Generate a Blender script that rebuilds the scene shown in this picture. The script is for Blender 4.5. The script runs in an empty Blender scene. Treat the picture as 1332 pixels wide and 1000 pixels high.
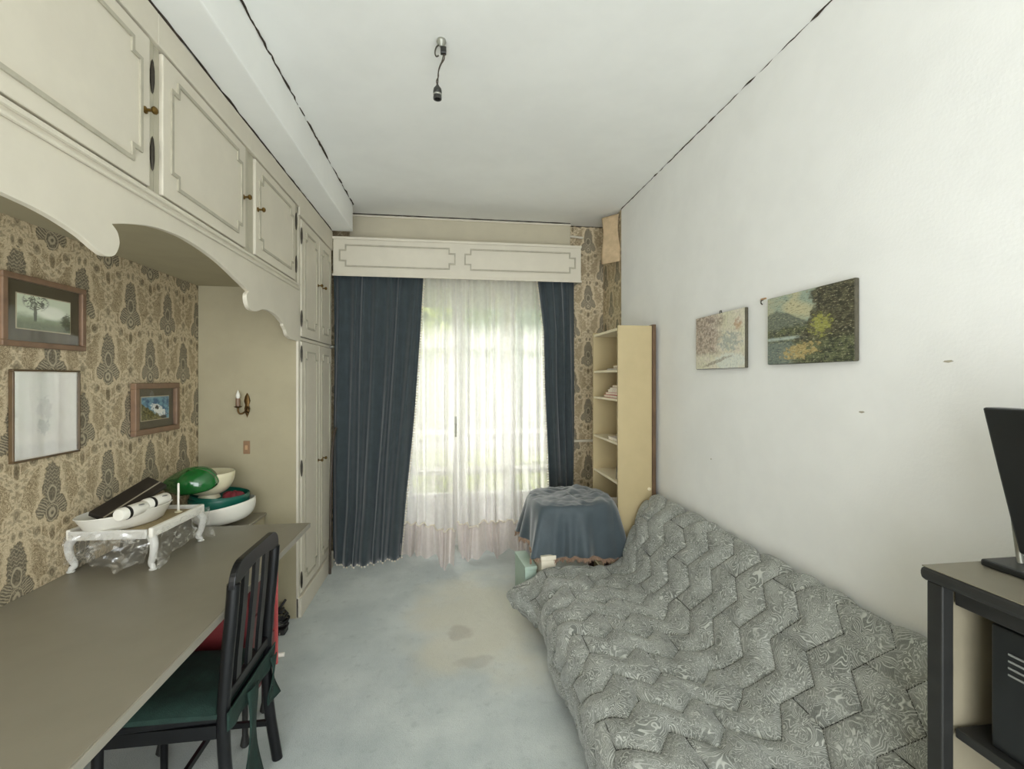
import bpy, bmesh, math, random
from mathutils import Vector, Matrix, noise as mnoise
R = random.Random(7)
PI = math.pi
sc = bpy.context.scene
COL = sc.collection

# ------------------------------------------------------------------ camera
F_PX, VX, VY = 600.0, 585.0, 493.0
cam_d = bpy.data.cameras.new('camera')
cam = bpy.data.objects.new('camera', cam_d)
COL.objects.link(cam)
cam_d.sensor_fit = 'HORIZONTAL'
cam_d.sensor_width = 36.0
cam_d.lens = 36.0 * F_PX / 1332.0
cam_d.shift_y = -(500.0 - VY) / 1332.0
cam_d.clip_start = 0.02
cam.location = (0, 0, 1.6)
cam.rotation_euler = (PI / 2, 0, -math.atan((666.0 - VX) / F_PX))
sc.camera = cam

# ------------------------------------------------------------------ world, light, exposure
w = bpy.data.worlds.new('sky')
sc.world = w
w.use_nodes = True
wn = w.node_tree.nodes
wl = w.node_tree.links
wn.clear()
w_out = wn.new('ShaderNodeOutputWorld')
w_bg = wn.new('ShaderNodeBackground')
w_bg.inputs['Color'].default_value = (0.94, 0.985, 1.0, 1)
w_bg.inputs['Strength'].default_value = 2.7
wl.new(w_bg.outputs[0], w_out.inputs[0])

def portal(name, loc, rot, sx, sy):
    l = bpy.data.lights.new(name, 'AREA')
    l.shape = 'RECTANGLE'
    l.size = sx
    l.size_y = sy
    l.cycles.is_portal = True
    o = bpy.data.objects.new(name, l)
    o.location = loc
    o.rotation_euler = rot
    COL.objects.link(o)
portal('window_portal', (0.085, 4.75, 1.3), (-PI / 2, 0, 0), 2.1, 2.5)
portal('rear_fill_portal', (-.033, -1.72, 1.275), (PI / 2, 0, 0), 2.88, 2.55)  # samples sky through the rear opening added as fill

sun_d = bpy.data.lights.new('sun', 'SUN')
sun_d.energy = 1.1
sun_d.angle = math.radians(16)
sun_d.color = (1.0, 0.96, 0.88)
sun = bpy.data.objects.new('sun', sun_d)
COL.objects.link(sun)
sun.rotation_euler = (math.radians(-50), 0, math.radians(8))

vs = sc.view_settings
vs.view_transform = 'Standard'
vs.look = 'None'
vs.gamma = 1.0
vs.use_curve_mapping = False
vs.exposure = 1.5
sc.cycles.use_denoising = True
sc.cycles.max_bounces = 10
sc.cycles.diffuse_bounces = 6
sc.cycles.glossy_bounces = 4
sc.cycles.transmission_bounces = 8
sc.cycles.transparent_max_bounces = 24
sc.cycles.sample_clamp_indirect = 6.0

# ------------------------------------------------------------------ node helpers
def lin(r, g=None, b=None):
    if g is None:
        r, g, b = r
    f = lambda c: (c / 255 / 12.92) if c / 255 <= 0.04045 else ((c / 255 + 0.055) / 1.055) ** 2.4
    return (f(r), f(g), f(b), 1.0)

class V:
    """a scalar socket or number with arithmetic that grows math nodes"""
    nt = None
    def __init__(s, x): s.x = x
    @staticmethod
    def m(op, *a, clamp=False):
        n = V.nt.nodes.new('ShaderNodeMath')
        n.operation = op
        n.use_clamp = clamp
        for i, q in enumerate(a):
            q = q.x if isinstance(q, V) else q
            if isinstance(q, (int, float)):
                n.inputs[i].default_value = q
            else:
                V.nt.links.new(q, n.inputs[i])
        return V(n.outputs[0])
    def __add__(s, o): return V.m('ADD', s, o)
    __radd__ = __add__
    def __sub__(s, o): return V.m('SUBTRACT', s, o)
    def __rsub__(s, o): return V.m('SUBTRACT', o, s)
    def __mul__(s, o): return V.m('MULTIPLY', s, o)
    __rmul__ = __mul__
    def __truediv__(s, o): return V.m('DIVIDE', s, o)
    def __pow__(s, o): return V.m('POWER', s, o)
def vabs(a): return V.m('ABSOLUTE', a)
def vsin(a): return V.m('SINE', a)
def vcos(a): return V.m('COSINE', a)
def vmin(a, b): return V.m('MINIMUM', a, b)
def vmax(a, b): return V.m('MAXIMUM', a, b)
def vsq(a): return a * a
def wrapc(a, p):  # centred wrap to +-p/2
    n = V.nt.nodes.new('ShaderNodeMath')
    n.operation = 'WRAP'
    V.nt.links.new(a.x, n.inputs[0])
    n.inputs[1].default_value = p / 2
    n.inputs[2].default_value = -p / 2
    return V(n.outputs[0])
def sstep(lo, hi, a):  # smoothstep, lo->0, hi->1
    n = V.nt.nodes.new('ShaderNodeMapRange')
    n.interpolation_type = 'SMOOTHSTEP'
    flip = lo > hi
    n.inputs[1].default_value = min(lo, hi)
    n.inputs[2].default_value = max(lo, hi)
    n.inputs[3].default_value = 1.0 if flip else 0.0
    n.inputs[4].default_value = 0.0 if flip else 1.0
    V.nt.links.new(a.x, n.inputs[0])
    return V(n.outputs[0])
def coords(kind='Object'):
    t = V.nt.nodes.new('ShaderNodeTexCoord')
    s = V.nt.nodes.new('ShaderNodeSeparateXYZ')
    V.nt.links.new(t.outputs[kind], s.inputs[0])
    return t.outputs[kind], V(s.outputs[0]), V(s.outputs[1]), V(s.outputs[2])
def vec(a, b, c=0.0):
    n = V.nt.nodes.new('ShaderNodeCombineXYZ')
    for i, q in enumerate((a, b, c)):
        q = q.x if isinstance(q, V) else q
        if isinstance(q, (int, float)):
            n.inputs[i].default_value = q
        else:
            V.nt.links.new(q, n.inputs[i])
    return n.outputs[0]
def noise(v, scale, detail=3, rough=0.5, dist=0.0):
    n = V.nt.nodes.new('ShaderNodeTexNoise')
    n.inputs['Scale'].default_value = scale
    n.inputs['Detail'].default_value = detail
    n.inputs['Roughness'].default_value = rough
    n.inputs['Distortion'].default_value = dist
    V.nt.links.new(v, n.inputs['Vector'])
    return V(n.outputs[0])
def voronoi(v, scale):
    n = V.nt.nodes.new('ShaderNodeTexVoronoi')
    n.inputs['Scale'].default_value = scale
    V.nt.links.new(v, n.inputs['Vector'])
    return V(n.outputs['Distance'])
def cmix(t, a, b):
    n = V.nt.nodes.new('ShaderNodeMix')
    n.data_type = 'RGBA'
    n.clamp_factor = True
    if isinstance(t, V): V.nt.links.new(t.x, n.inputs[0])
    else: n.inputs[0].default_value = t
    for i, q in ((6, a), (7, b)):
        if isinstance(q, tuple): n.inputs[i].default_value = q
        else: V.nt.links.new(q, n.inputs[i])
    return n.outputs[2]
def bump(h, strength=0.3, dist=0.01):
    n = V.nt.nodes.new('ShaderNodeBump')
    n.inputs['Strength'].default_value = strength
    n.inputs['Distance'].default_value = dist
    V.nt.links.new(h.x, n.inputs['Height'])
    return n.outputs[0]

M = {}
def new_mat(name):
    m = bpy.data.materials.new(name)
    m.use_nodes = True
    V.nt = m.node_tree
    b = m.node_tree.nodes['Principled BSDF']
    M[name] = m
    return m, b
def setc(b, c):
    if isinstance(c, tuple): b.inputs['Base Color'].default_value = c
    else: V.nt.links.new(c, b.inputs['Base Color'])
def simple(name, rgb, rough=0.6, var=0.06, nscale=6.0, metal=0.0, bmp=0.0, bscale=60.0, spec=None, sheen=0.0, coat=0.0):
    m, b = new_mat(name)
    c = lin(rgb)
    tc, x, y, z = coords()
    if var > 0:
        n = noise(tc, nscale, 4, 0.6)
        k = lambda f: tuple(min(1, q * f) for q in c[:3]) + (1.0,)
        setc(b, cmix(sstep(0.3, 0.7, n), k(1 - var), k(1 + var)))
    else:
        setc(b, c)
    b.inputs['Roughness'].default_value = rough
    b.inputs['Metallic'].default_value = metal
    if spec is not None: b.inputs['Specular IOR Level'].default_value = spec
    if sheen: b.inputs['Sheen Weight'].default_value = sheen
    if coat: b.inputs['Coat Weight'].default_value = coat
    if bmp:
        V.nt.links.new(bump(noise(tc, bscale, 3), bmp, 0.004), b.inputs['Normal'])
    return m

simple('wall_white', (234, 234, 231), 0.8, 0.025, 3, bmp=0.15, bscale=90)
simple('ceiling_white', (234, 234, 230), 0.85, 0.03, 2, bmp=0.08, bscale=60)
simple('cab_paint', (205, 198, 181), 0.5, 0.03, 5, bmp=0.05, bscale=40)
simple('cab_line', (170, 164, 146), 0.55, 0.08, 20)
simple('cab_stile', (176, 170, 150), 0.55, 0.05, 10)
simple('niche_paint', (164, 155, 128), 0.75, 0.04, 4, bmp=0.12, bscale=120)
simple('box_paint', (186, 178, 156), 0.7, 0.04, 4)
simple('dark_gap', (58, 48, 38), 0.9, 0.3, 30)
simple('hinge_dark', (52, 47, 38), 0.5, 0.2, 30, metal=0.5)
simple('brass', (120, 96, 52), 0.35, 0.15, 40, metal=0.9)
simple('brass_dark', (92, 70, 38), 0.45, 0.2, 60, metal=0.8)
simple('desk_top', (134, 128, 113), 0.42, 0.03, 8, bmp=0.05, bscale=200)
simple('desk_edge', (150, 145, 132), 0.4, 0.03, 8)
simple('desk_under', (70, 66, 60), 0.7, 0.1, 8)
simple('chair_black', (13, 14, 16), 0.35, 0.2, 20, spec=0.4)
simple('green_cloth', (20, 46, 38), 0.85, 0.2, 30, bmp=0.3, bscale=250)
simple('red_paint', (112, 38, 40), 0.45, 0.1, 10)
simple('red_light', (190, 84, 82), 0.5, 0.05, 10)
simple('brown_panel', (90, 66, 54), 0.6, 0.15, 10)
simple('white_plastic', (232, 229, 218), 0.35, 0.03, 10)
simple('cream_ceramic', (226, 218, 186), 0.3, 0.03, 6, coat=0.4)
simple('green_glass', (18, 92, 36), 0.12, 0.15, 9, coat=0.8)
simple('teal_plastic', (14, 92, 76), 0.35, 0.1, 10)
simple('dark_red', (110, 26, 40), 0.5, 0.1, 12)
simple('album_black', (40, 34, 28), 0.5, 0.25, 12)
simple('album_grey', (150, 142, 124), 0.5, 0.05, 12)
simple('black_soft', (22, 21, 20), 0.5, 0.1, 20)
simple('tray_cane', (150, 134, 100), 0.6, 0.15, 60)
simple('wood_frame', (124, 98, 76), 0.45, 0.15, 14)
simple('wood_frame_dark', (92, 74, 50), 0.45, 0.2, 14)
simple('mat_board', (84, 76, 58), 0.8, 0.08, 14)
simple('mat_light', (190, 178, 150), 0.8, 0.05, 14)
simple('canvas_edge', (76, 72, 58), 0.8, 0.2, 30)
simple('curtain_blue', (53, 63, 67), 0.85, 0.12, 14, sheen=0.35, bmp=0.15, bscale=300)
simple('pompom_cream', (226, 218, 202), 0.9, 0.05, 30)
simple('window_paint', (232, 230, 224), 0.45, 0.03, 8)
simple('bar_grey', (120, 122, 118), 0.5, 0.05, 8)
simple('shutter_slat', (226, 224, 214), 0.5, 0.03, 8)
simple('bookcase_cream', (184, 167, 127), 0.55, 0.04, 5)
simple('bookcase_edge', (222, 210, 180), 0.5, 0.03, 5)
simple('bookcase_back', (96, 74, 52), 0.7, 0.15, 8)
simple('paper', (228, 220, 200), 0.8, 0.08, 60)
simple('book_red', (190, 74, 72), 0.6, 0.08, 20)
simple('book_white', (224, 214, 200), 0.6, 0.06, 20)
simple('book_tan', (184, 148, 110), 0.6, 0.08, 20)
simple('book_dark', (70, 62, 58), 0.6, 0.15, 20)
simple('book_pink', (214, 150, 140), 0.6, 0.06, 20)
simple('cloth_blue', (58, 70, 76), 0.6, 0.1, 14, sheen=0.5, bmp=0.2, bscale=300)
simple('fringe_tan', (150, 124, 104), 0.9, 0.25, 90)
simple('box_white', (224, 216, 196), 0.7, 0.05, 8)
simple('box_green', (170, 190, 176), 0.6, 0.06, 8)
simple('wood_leg', (70, 50, 36), 0.5, 0.2, 14)
simple('sofa_fabric', (58, 66, 62), 0.9, 0.1, 20)
simple('tv_black', (26, 28, 28), 0.35, 0.15, 10)
simple('tv_screen', (16, 19, 20), 0.15, 0.0)
simple('stand_black', (34, 34, 32), 0.5, 0.15, 20)
simple('stand_top', (118, 112, 96), 0.45, 0.05, 10)
simple('stand_inner', (136, 128, 108), 0.6, 0.05, 10)
simple('wire_dark', (66, 62, 52), 0.6, 0.2, 30)
simple('socket_black', (40, 40, 36), 0.4, 0.15, 30)
simple('socket_grey', (150, 150, 140), 0.4, 0.05, 30, metal=0.5)
simple('steel', (170, 170, 164), 0.3, 0.05, 30, metal=0.9)
simple('flap_paper', (196, 172, 138), 0.85, 0.12, 12, bmp=0.2, bscale=40)
simple('rod_dark', (66, 56, 46), 0.5, 0.15, 20)
simple('switch_brown', (140, 108, 78), 0.5, 0.1, 20)
simple('bark', (84, 74, 62), 0.9, 0.25, 20, bmp=0.5, bscale=30)
simple('balcony_stone', (186, 182, 170), 0.85, 0.08, 4)
simple('house_wall', (214, 206, 190), 0.85, 0.05, 2)
simple('garden_ground', (120, 130, 84), 0.9, 0.2, 2)

# leaves
for nm, rgb in (('leaf_green', (112, 140, 66)), ('leaf_yellow', (156, 166, 80)), ('leaf_blue', (96, 122, 96))):
    m, b = new_mat(nm)
    tc, x, y, z = coords()
    c = lin(rgb)
    k = lambda f: tuple(min(1, q * f) for q in c[:3]) + (1.0,)
    setc(b, cmix(sstep(0.35, 0.65, noise(tc, 3.0, 3)), k(0.6), k(1.5)))
    b.inputs['Roughness'].default_value = 0.5
    tr = V.nt.nodes.new('ShaderNodeBsdfTranslucent')
    tr.inputs['Color'].default_value = k(1.6)
    mx = V.nt.nodes.new('ShaderNodeMixShader')
    mx.inputs[0].default_value = 0.4
    V.nt.links.new(b.outputs[0], mx.inputs[1])
    V.nt.links.new(tr.outputs[0], mx.inputs[2])
    V.nt.links.new(mx.outputs[0], V.nt.nodes['Material Output'].inputs['Surface'])

# sheer curtain: woven voile, partly open weave, partly translucent thread
def sheer_mat(name, rgb, open_):
    m, b = new_mat(name)
    tc, x, y, z = coords()
    c = lin(rgb)
    n = sstep(0.3, 0.7, noise(tc, 30, 3))
    tr = V.nt.nodes.new('ShaderNodeBsdfTranslucent')
    df = V.nt.nodes.new('ShaderNodeBsdfDiffuse')
    tp = V.nt.nodes.new('ShaderNodeBsdfTransparent')
    tr.inputs['Color'].default_value = c
    df.inputs['Color'].default_value = c
    m1 = V.nt.nodes.new('ShaderNodeMixShader')
    m1.inputs[0].default_value = 0.36
    V.nt.links.new(tr.outputs[0], m1.inputs[1])
    V.nt.links.new(df.outputs[0], m1.inputs[2])
    m2 = V.nt.nodes.new('ShaderNodeMixShader')
    V.nt.links.new((n * 0.06 + (1 - open_ - 0.03)).x, m2.inputs[0])
    V.nt.links.new(tp.outputs[0], m2.inputs[1])
    V.nt.links.new(m1.outputs[0], m2.inputs[2])
    V.nt.links.new(m2.outputs[0], V.nt.nodes['Material Output'].inputs['Surface'])
sheer_mat('sheer', (238, 235, 233), 0.17)
sheer_mat('sheer_hem', (236, 228, 224), 0.12)

# window glass, picture glass, clear plastic
def glass_mat(name, refl, rough=0.02, tint=(1, 1, 1, 1), fres=True, ior=1.5):
    m, b = new_mat(name)
    gl = V.nt.nodes.new('ShaderNodeBsdfGlossy')
    gl.inputs['Roughness'].default_value = rough
    tp = V.nt.nodes.new('ShaderNodeBsdfTransparent')
    tp.inputs['Color'].default_value = tint
    mx = V.nt.nodes.new('ShaderNodeMixShader')
    fr = V.nt.nodes.new('ShaderNodeLayerWeight')      # facing term, the same from both sides of the pane
    fr.inputs['Blend'].default_value = 0.5
    f0 = ((ior - 1) / (ior + 1)) ** 2
    V.nt.links.new(((V(fr.outputs['Facing']) ** 5.0 * (1 - f0) + f0) * refl).x, mx.inputs[0])
    V.nt.links.new(tp.outputs[0], mx.inputs[1])
    V.nt.links.new(gl.outputs[0], mx.inputs[2])
    V.nt.links.new(mx.outputs[0], V.nt.nodes['Material Output'].inputs['Surface'])
glass_mat('window_glass', 1.0)
glass_mat('picture_glass', 1.0, 0.02, ior=1.5)
glass_mat('portrait_glass', 1.0, 0.05, ior=3.4)

m, b = new_mat('plastic_film')
tc, x, y, z = coords()
gl = V.nt.nodes.new('ShaderNodeBsdfGlossy')
gl.inputs['Roughness'].default_value = 0.15
df = V.nt.nodes.new('ShaderNodeBsdfDiffuse')
df.inputs['Color'].default_value = (0.8, 0.78, 0.7, 1)
tp = V.nt.nodes.new('ShaderNodeBsdfTransparent')
m1 = V.nt.nodes.new('ShaderNodeMixShader'); m1.inputs[0].default_value = 0.5
V.nt.links.new(gl.outputs[0], m1.inputs[1]); V.nt.links.new(df.outputs[0], m1.inputs[2])
m2 = V.nt.nodes.new('ShaderNodeMixShader')
V.nt.links.new((sstep(0.45, 0.7, noise(tc, 26, 4, 0.6, 1.0)) * 0.45 + 0.10).x, m2.inputs[0])
V.nt.links.new(tp.outputs[0], m2.inputs[1]); V.nt.links.new(m1.outputs[0], m2.inputs[2])
V.nt.links.new(m2.outputs[0], V.nt.nodes['Material Output'].inputs['Surface'])
m, b = new_mat('clear_acrylic')
b.inputs['Base Color'].default_value = (0.9, 0.89, 0.84, 1)
b.inputs['Roughness'].default_value = 0.1
b.inputs['Transmission Weight'].default_value = 0.45
b.inputs['IOR'].default_value = 1.3

# damask wallpaper: half-drop repeat of a pear motif inside ogee scrolls
def damask(name, axis, a0, z0):
    m, b = new_mat(name)
    tc, x, y, z = coords()
    a = (x if axis == 'x' else y)
    W, H = 0.315, 0.56
    jit = noise(tc, 26, 2, 0.5)
    a = a + (jit - 0.5) * 0.018
    z = z + (noise(tc, 31, 2, 0.5) - 0.5) * 0.018
    dark = None; cream = None; brown = None; inner = None
    for ox, oz in ((0, 0), (W / 2, H / 2)):
        sx_ = wrapc(a - (a0 + ox), W)
        qx = vabs(sx_)
        qz = wrapc(z - (z0 + oz), H)
        up = vsq(qx / 0.040) + vsq((qz - 0.028) / 0.098)              # tall pear
        leaf = vsq((qx - 0.046 + (qz + 0.05) * 0.25) / 0.025) + vsq((qz + 0.050) / 0.040)   # side leaves
        fan = vsq(qx / 0.034) + vsq((qz + 0.078) / 0.040)             # foot
        d = vmin(vmin(up, leaf), fan) * (noise(tc, 70, 2, 0.6) * 1.3 + 0.35)
        body = sstep(1.12, 0.90, d)
        halo = sstep(1.0, 1.3, d) * sstep(3.4, 1.7, d)
        med = vsq(qx / 0.021) + vsq((qz - 0.0) / 0.036)
        ring = sstep(0.55, 0.8, med) * sstep(1.35, 1.05, med)
        ridg = sstep(0.1, 0.8, vsin((qx * 0.55 - qz) * 520.0)) * sstep(1.0, 0.7, leaf)
        fanr = sstep(0.1, 0.8, vsin(fan * 11.0)) * sstep(1.0, 0.8, fan)
        scale_ = sstep(0.35, 0.9, vsin(qz * 420.0 + vcos(qx * 300.0) * 1.8)) * sstep(1.0, 0.8, up) * sstep(1.2, 1.6, med) * 0.7
        inn = vmin(vmax(vmax(ring, vmax(ridg, fanr)), scale_), 1.0)
        e = qx - (vcos(qz * (2 * PI / H)) + 1.0) * (W / 4)
        og = sstep(0.013, 0.006, vabs(e + 0.012 + vsin(qz * 95.0) * 0.005))
        hr = vsq((qx - 0.030) / 0.027) + vsq((qz - 0.205) / 0.030)
        heart = sstep(0.5, 0.75, hr) * sstep(1.5, 1.15, hr)
        hr2 = vsq((qx - 0.060) / 0.018) + vsq((qz - 0.150) / 0.020)
        heart = vmax(heart, sstep(0.5, 0.75, hr2) * sstep(1.6, 1.2, hr2))
        r1 = vsq((qx - 0.072) / 0.017) + vsq((qz + 0.135) / 0.020)
        r2 = vsq(qx / 0.013) + vsq((qz + 0.160) / 0.030)
        r3 = vsq(qx / 0.015) + vsq((qz - 0.235) / 0.026)
        r4 = vsq((qx - 0.016) / 0.010) + vsq((qz - 0.155) / 0.018)
        rr = vmin(vmin(r1, r2), vmin(r3, r4))
        br = sstep(1.2, 0.7, rr) * (sstep(-0.3, 0.6, vsin(rr * 8.0)) * 0.5 + 0.5)
        ringr = sstep(1.2, 1.5, rr) * sstep(2.8, 2.0, rr)
        vein = sstep(0.009, 0.003, vabs(e - 0.012)) * (sstep(-0.2, 0.3, vsin(qz * 240.0)))
        cr = vmax(vmax(halo, og), vmax(heart, ringr))
        br = vmax(br, vein * 0.6)
        if dark is None:
            dark, cream, brown, inner = body, cr, br, inn
        else:
            dark, cream, brown, inner = vmax(dark, body), vmax(cream, cr), vmax(brown, br), vmax(inner, inn)
    fil = sstep(0.50, 0.64, vsin(noise(tc, 44, 2, 0.5, 0.5) * 52.0) * 0.5 + 0.5)
    mott = sstep(0.40, 0.62, noise(tc, 20, 4, 0.6))
    ground = cmix(fil, lin(146, 128, 98), lin(198, 181, 149))
    ground = cmix(mott * 0.3, ground, lin(126, 110, 84))
    c1 = cmix(cream * (fil * .25 + .65), ground, lin(214, 198, 166))
    c2 = cmix(brown * (mott * .2 + .65), c1, lin(96, 84, 62))
    c3 = cmix(dark * (fil * -.2 + .85), c2, lin(88, 84, 72))
    c4 = cmix(inner * 0.85, c3, lin(186, 174, 148))
    setc(b, c4)
    b.inputs['Roughness'].default_value = 0.6
damask('damask_left', 'y', 2.613, 1.97)
damask('damask_far', 'x', 1.36, 2.4)
damask('damask_right', 'y', 4.2, 2.3)

# carpet with broad wear and a yellowish stain
m, b = new_mat('carpet')
tc, x, y, z = coords()
fine = noise(tc, 220, 2)
broad = noise(tc, 2.2, 4, 0.6)
tuft = noise(tc, 14, 4, 0.65)
col = cmix(sstep(0.3, 0.7, broad), lin(176, 184, 182), lin(200, 206, 202))
col = cmix(sstep(0.55, 0.75, tuft) * 0.25, col, lin(108, 116, 116))
st = sstep(1.0, 0.1, vsq((x - 0.22) / 0.62) + vsq((y - 3.1) / 0.8) + (noise(tc, 3.2, 4) - 0.5) * 1.6)
col = cmix(st * 0.7, col, lin(204, 198, 176))
sp = sstep(1.0, 0.2, vsq((x - 0.06) / 0.10) + vsq((y - 2.93) / 0.10) + (noise(tc, 9, 3) - 0.5) * 2.2)
col = cmix(sp * 0.32, col, lin(116, 96, 72))
sp2 = sstep(1.0, 0.2, vsq((x - 0.14) / 0.13) + vsq((y - 2.62) / 0.07) + (noise(tc, 8, 3) - 0.5) * 2.2)
col = cmix(sp2 * 0.25, col, lin(120, 104, 80))
col = cmix(sstep(0.35, 0.65, fine) * 0.12, col, lin(90, 98, 98))
setc(b, col)
b.inputs['Roughness'].default_value = 0.95
b.inputs['Sheen Weight'].default_value = 0.3
V.nt.links.new(bump(fine + tuft * 2.0, 0.5, 0.006), b.inputs['Normal'])

# quilt print: marbled paisley swirls
m, b = new_mat('quilt_print')
tc, x, y, z = coords()
uvn = V.nt.nodes.new('ShaderNodeTexCoord').outputs['UV']
n1 = noise(uvn, 8.0, 2, 0.5, 0.9)
l1 = vsin(n1 * 170.0)
l2 = vsin(noise(uvn, 20, 2, 0.5, 1.4) * 70.0)
msk = sstep(0.40, 0.60, noise(uvn, 12, 2))
lines = vmax(sstep(0.2, 1.0, l1) * (msk * 0.8 + 0.1), sstep(0.4, 1.0, l2) * (0.9 - msk * 0.7))
col = cmix(sstep(0.35, 0.7, noise(uvn, 9, 3)), lin(104, 107, 101), lin(134, 137, 131))
col = cmix(lines * 0.7, col, lin(216, 218, 210))
setc(b, col)
b.inputs['Roughness'].default_value = 0.75
b.inputs['Sheen Weight'].default_value = 0.2
V.nt.links.new(bump(noise(uvn, 200, 2), 0.15, 0.002), b.inputs['Normal'])
simple('groove_shade_thread', (46, 46, 42), 0.9, 0.1, 20)  # thread kept dark so its colour shades the quilt grooves
simple('quilt_lining', (46, 66, 60), 0.8, 0.1, 14)

# paintings (u across, v up, both 0..1 in local picture space; local y across, z up)
def picture(name, w_, h_, fn, rough=0.5, flip=False):
    m, b = new_mat(name)
    tc, x, y, z = coords()
    u = (y * (-1.0 if flip else 1.0)) / w_ + 0.5
    v = z / h_ + 0.5
    setc(b, fn(vec(u, v), u, v))
    b.inputs['Roughness'].default_value = rough
    return m
def p_forest(P, u, v):  # large landscape on the right wall
    n1 = noise(P, 5, 4, 0.65); n2 = noise(P, 16, 4, 0.7); n3 = noise(P, 40, 2, 0.6)
    sky = cmix(sstep(0.35, 0.65, noise(P, 4, 3, 0.5, 0.6)), lin(150, 164, 148), lin(190, 184, 148))
    mt = sstep(0.02, -0.02, v - (0.80 - vabs(u - 0.13) * 0.55 + (n1 - 0.5) * 0.12))
    c = cmix(mt, sky, cmix(n2, lin(78, 86, 78), lin(128, 134, 116)))
    bank = sstep(0.03, -0.03, v - (0.50 + (n1 - 0.5) * 0.3 + u * 0.08))
    c = cmix(bank, c, cmix(sstep(0.4, 0.6, n2), lin(48, 54, 40), lin(104, 108, 76)))
    wt = sstep(0.04, 0.0, vabs(v - 0.37 + (n2 - 0.5) * 0.03) ) * sstep(0.55, 0.35, u)
    c = cmix(wt, c, lin(176, 188, 178))
    lake = sstep(0.35, 0.30, v) * sstep(0.42, 0.28, u + (n1 - 0.5) * 0.3)
    c = cmix(lake * 0.8, c, cmix(n2, lin(88, 102, 100), lin(140, 152, 140)))
    tr = sstep(-0.05, 0.05, u - 0.50 + (v - 0.6) * -0.35 + (n1 - 0.5) * 0.8) * sstep(0.25, 0.4, v)
    c = cmix(tr, c, cmix(sstep(0.38, 0.62, n2), lin(44, 42, 32), lin(92, 88, 66)))
    gl_ = sstep(1.0, 0.1, vsq((u - 0.66) / 0.13) + vsq((v - 0.50) / 0.17) + (n2 - 0.5) * 6.0)
    c = cmix(gl_, c, lin(150, 150, 76))
    path = sstep(1.0, 0.2, vsq((u - 0.42) / 0.24) + vsq((v - 0.17 - (u - 0.4) * 0.2) / 0.12) + (n2 - 0.5) * 6.0)
    c = cmix(path, c, cmix(n3, lin(140, 116, 66), lin(206, 188, 130)))
    br_ = noise(vec(u * 22.0 + n1 * 3.0, v * 60.0), 1.0, 3, 0.7)
    c = cmix(sstep(0.52, 0.66, n3) * sstep(0.45, 0.6, br_) * 0.75, c, lin(190, 184, 152))
    c = cmix(sstep(0.55, 0.66, br_) * 0.35, c, lin(140, 146, 122))
    return cmix(sstep(0.47, 0.36, br_) * 0.65, c, lin(44, 46, 36))
def p_autumn(P, u, v):  # small pale landscape
    n1 = noise(P, 4, 4, 0.65); n2 = noise(P, 13, 4, 0.7); n3 = noise(P, 30, 2)
    c = cmix(sstep(0.3, 0.7, n1), lin(206, 204, 176), lin(214, 206, 192))
    tr = sstep(0.62, 0.40, u + (n1 - 0.5) * 0.6) * sstep(0.22, 0.34, v)
    c = cmix(tr * 0.9, c, cmix(sstep(0.4, 0.6, n2), lin(124, 106, 96), lin(186, 168, 152)))
    bl = sstep(1.0, 0.2, vsq((u - 0.72) / 0.22) + vsq((v - 0.48) / 0.2) + (n2 - 0.5) * 6.0)
    c = cmix(bl * 0.8, c, lin(156, 164, 158))
    og = sstep(1.0, 0.2, vsq((u - 0.88) / 0.08) + vsq((v - 0.75) / 0.12) + (n2 - 0.5) * 4.0)
    c = cmix(og * 0.7, c, lin(180, 138, 100))
    wt = sstep(1.0, 0.4, vsq((u - 0.74) / 0.34) + vsq((v - 0.13) / 0.17) + (n1 - 0.5) * 3.0)
    c = cmix(wt, c, lin(212, 216, 206))
    bk = sstep(1.0, 0.3, vsq((u - 0.45) / 0.3) + vsq((v - 0.13 - (u - 0.45) * 0.3) / 0.04) + (n2 - 0.5) * 4.0)
    c = cmix(bk * 0.7, c, lin(132, 122, 104))
    br_ = noise(vec(u * 40.0, v * 18.0 + n1 * 3.0), 1.0, 3, 0.7)
    c = cmix(sstep(0.47, 0.36, br_) * 0.4, c, lin(132, 122, 108))
    return cmix(sstep(0.52, 0.66, br_) * 0.6, c, lin(232, 228, 208))
def p_tree(P, u, v):  # pale print with a bare tree
    n1 = noise(P, 5, 4, 0.6); n2 = noise(P, 18, 4, 0.7)
    c = cmix(sstep(0.30, 0.55, v + (n1 - 0.5) * 0.3), lin(140, 150, 118), lin(222, 230, 206))
    c = cmix(sstep(1.0, 0.2, vsq((u - 0.62) / 0.35) + vsq((v - 0.55) / 0.2)), c, lin(250, 252, 236))
    tk = sstep(0.035, 0.02, vabs(u - 0.32 + (n1 - 0.5) * 0.06)) * sstep(0.78, 0.6, v) * sstep(0.28, 0.34, v)
    br = sstep(1.0, 0.5, vsq((u - 0.33) / 0.26) + vsq((v - 0.76) / 0.24)) * sstep(0.07, 0.03, vabs(noise(P, 9, 3, 0.6, 1.0) - 0.5))
    c = cmix(vmax(tk, br) * 0.85, c, lin(52, 50, 36))
    bs = sstep(1.0, 0.4, vsq((u - 0.92) / 0.13) + vsq((v - 0.36) / 0.24) + (n2 - 0.5) * 4.0)
    c = cmix(bs * 0.8, c, lin(66, 70, 48))
    return cmix(sstep(0.35, 0.2, v) * n2, c, lin(70, 76, 58))
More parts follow.
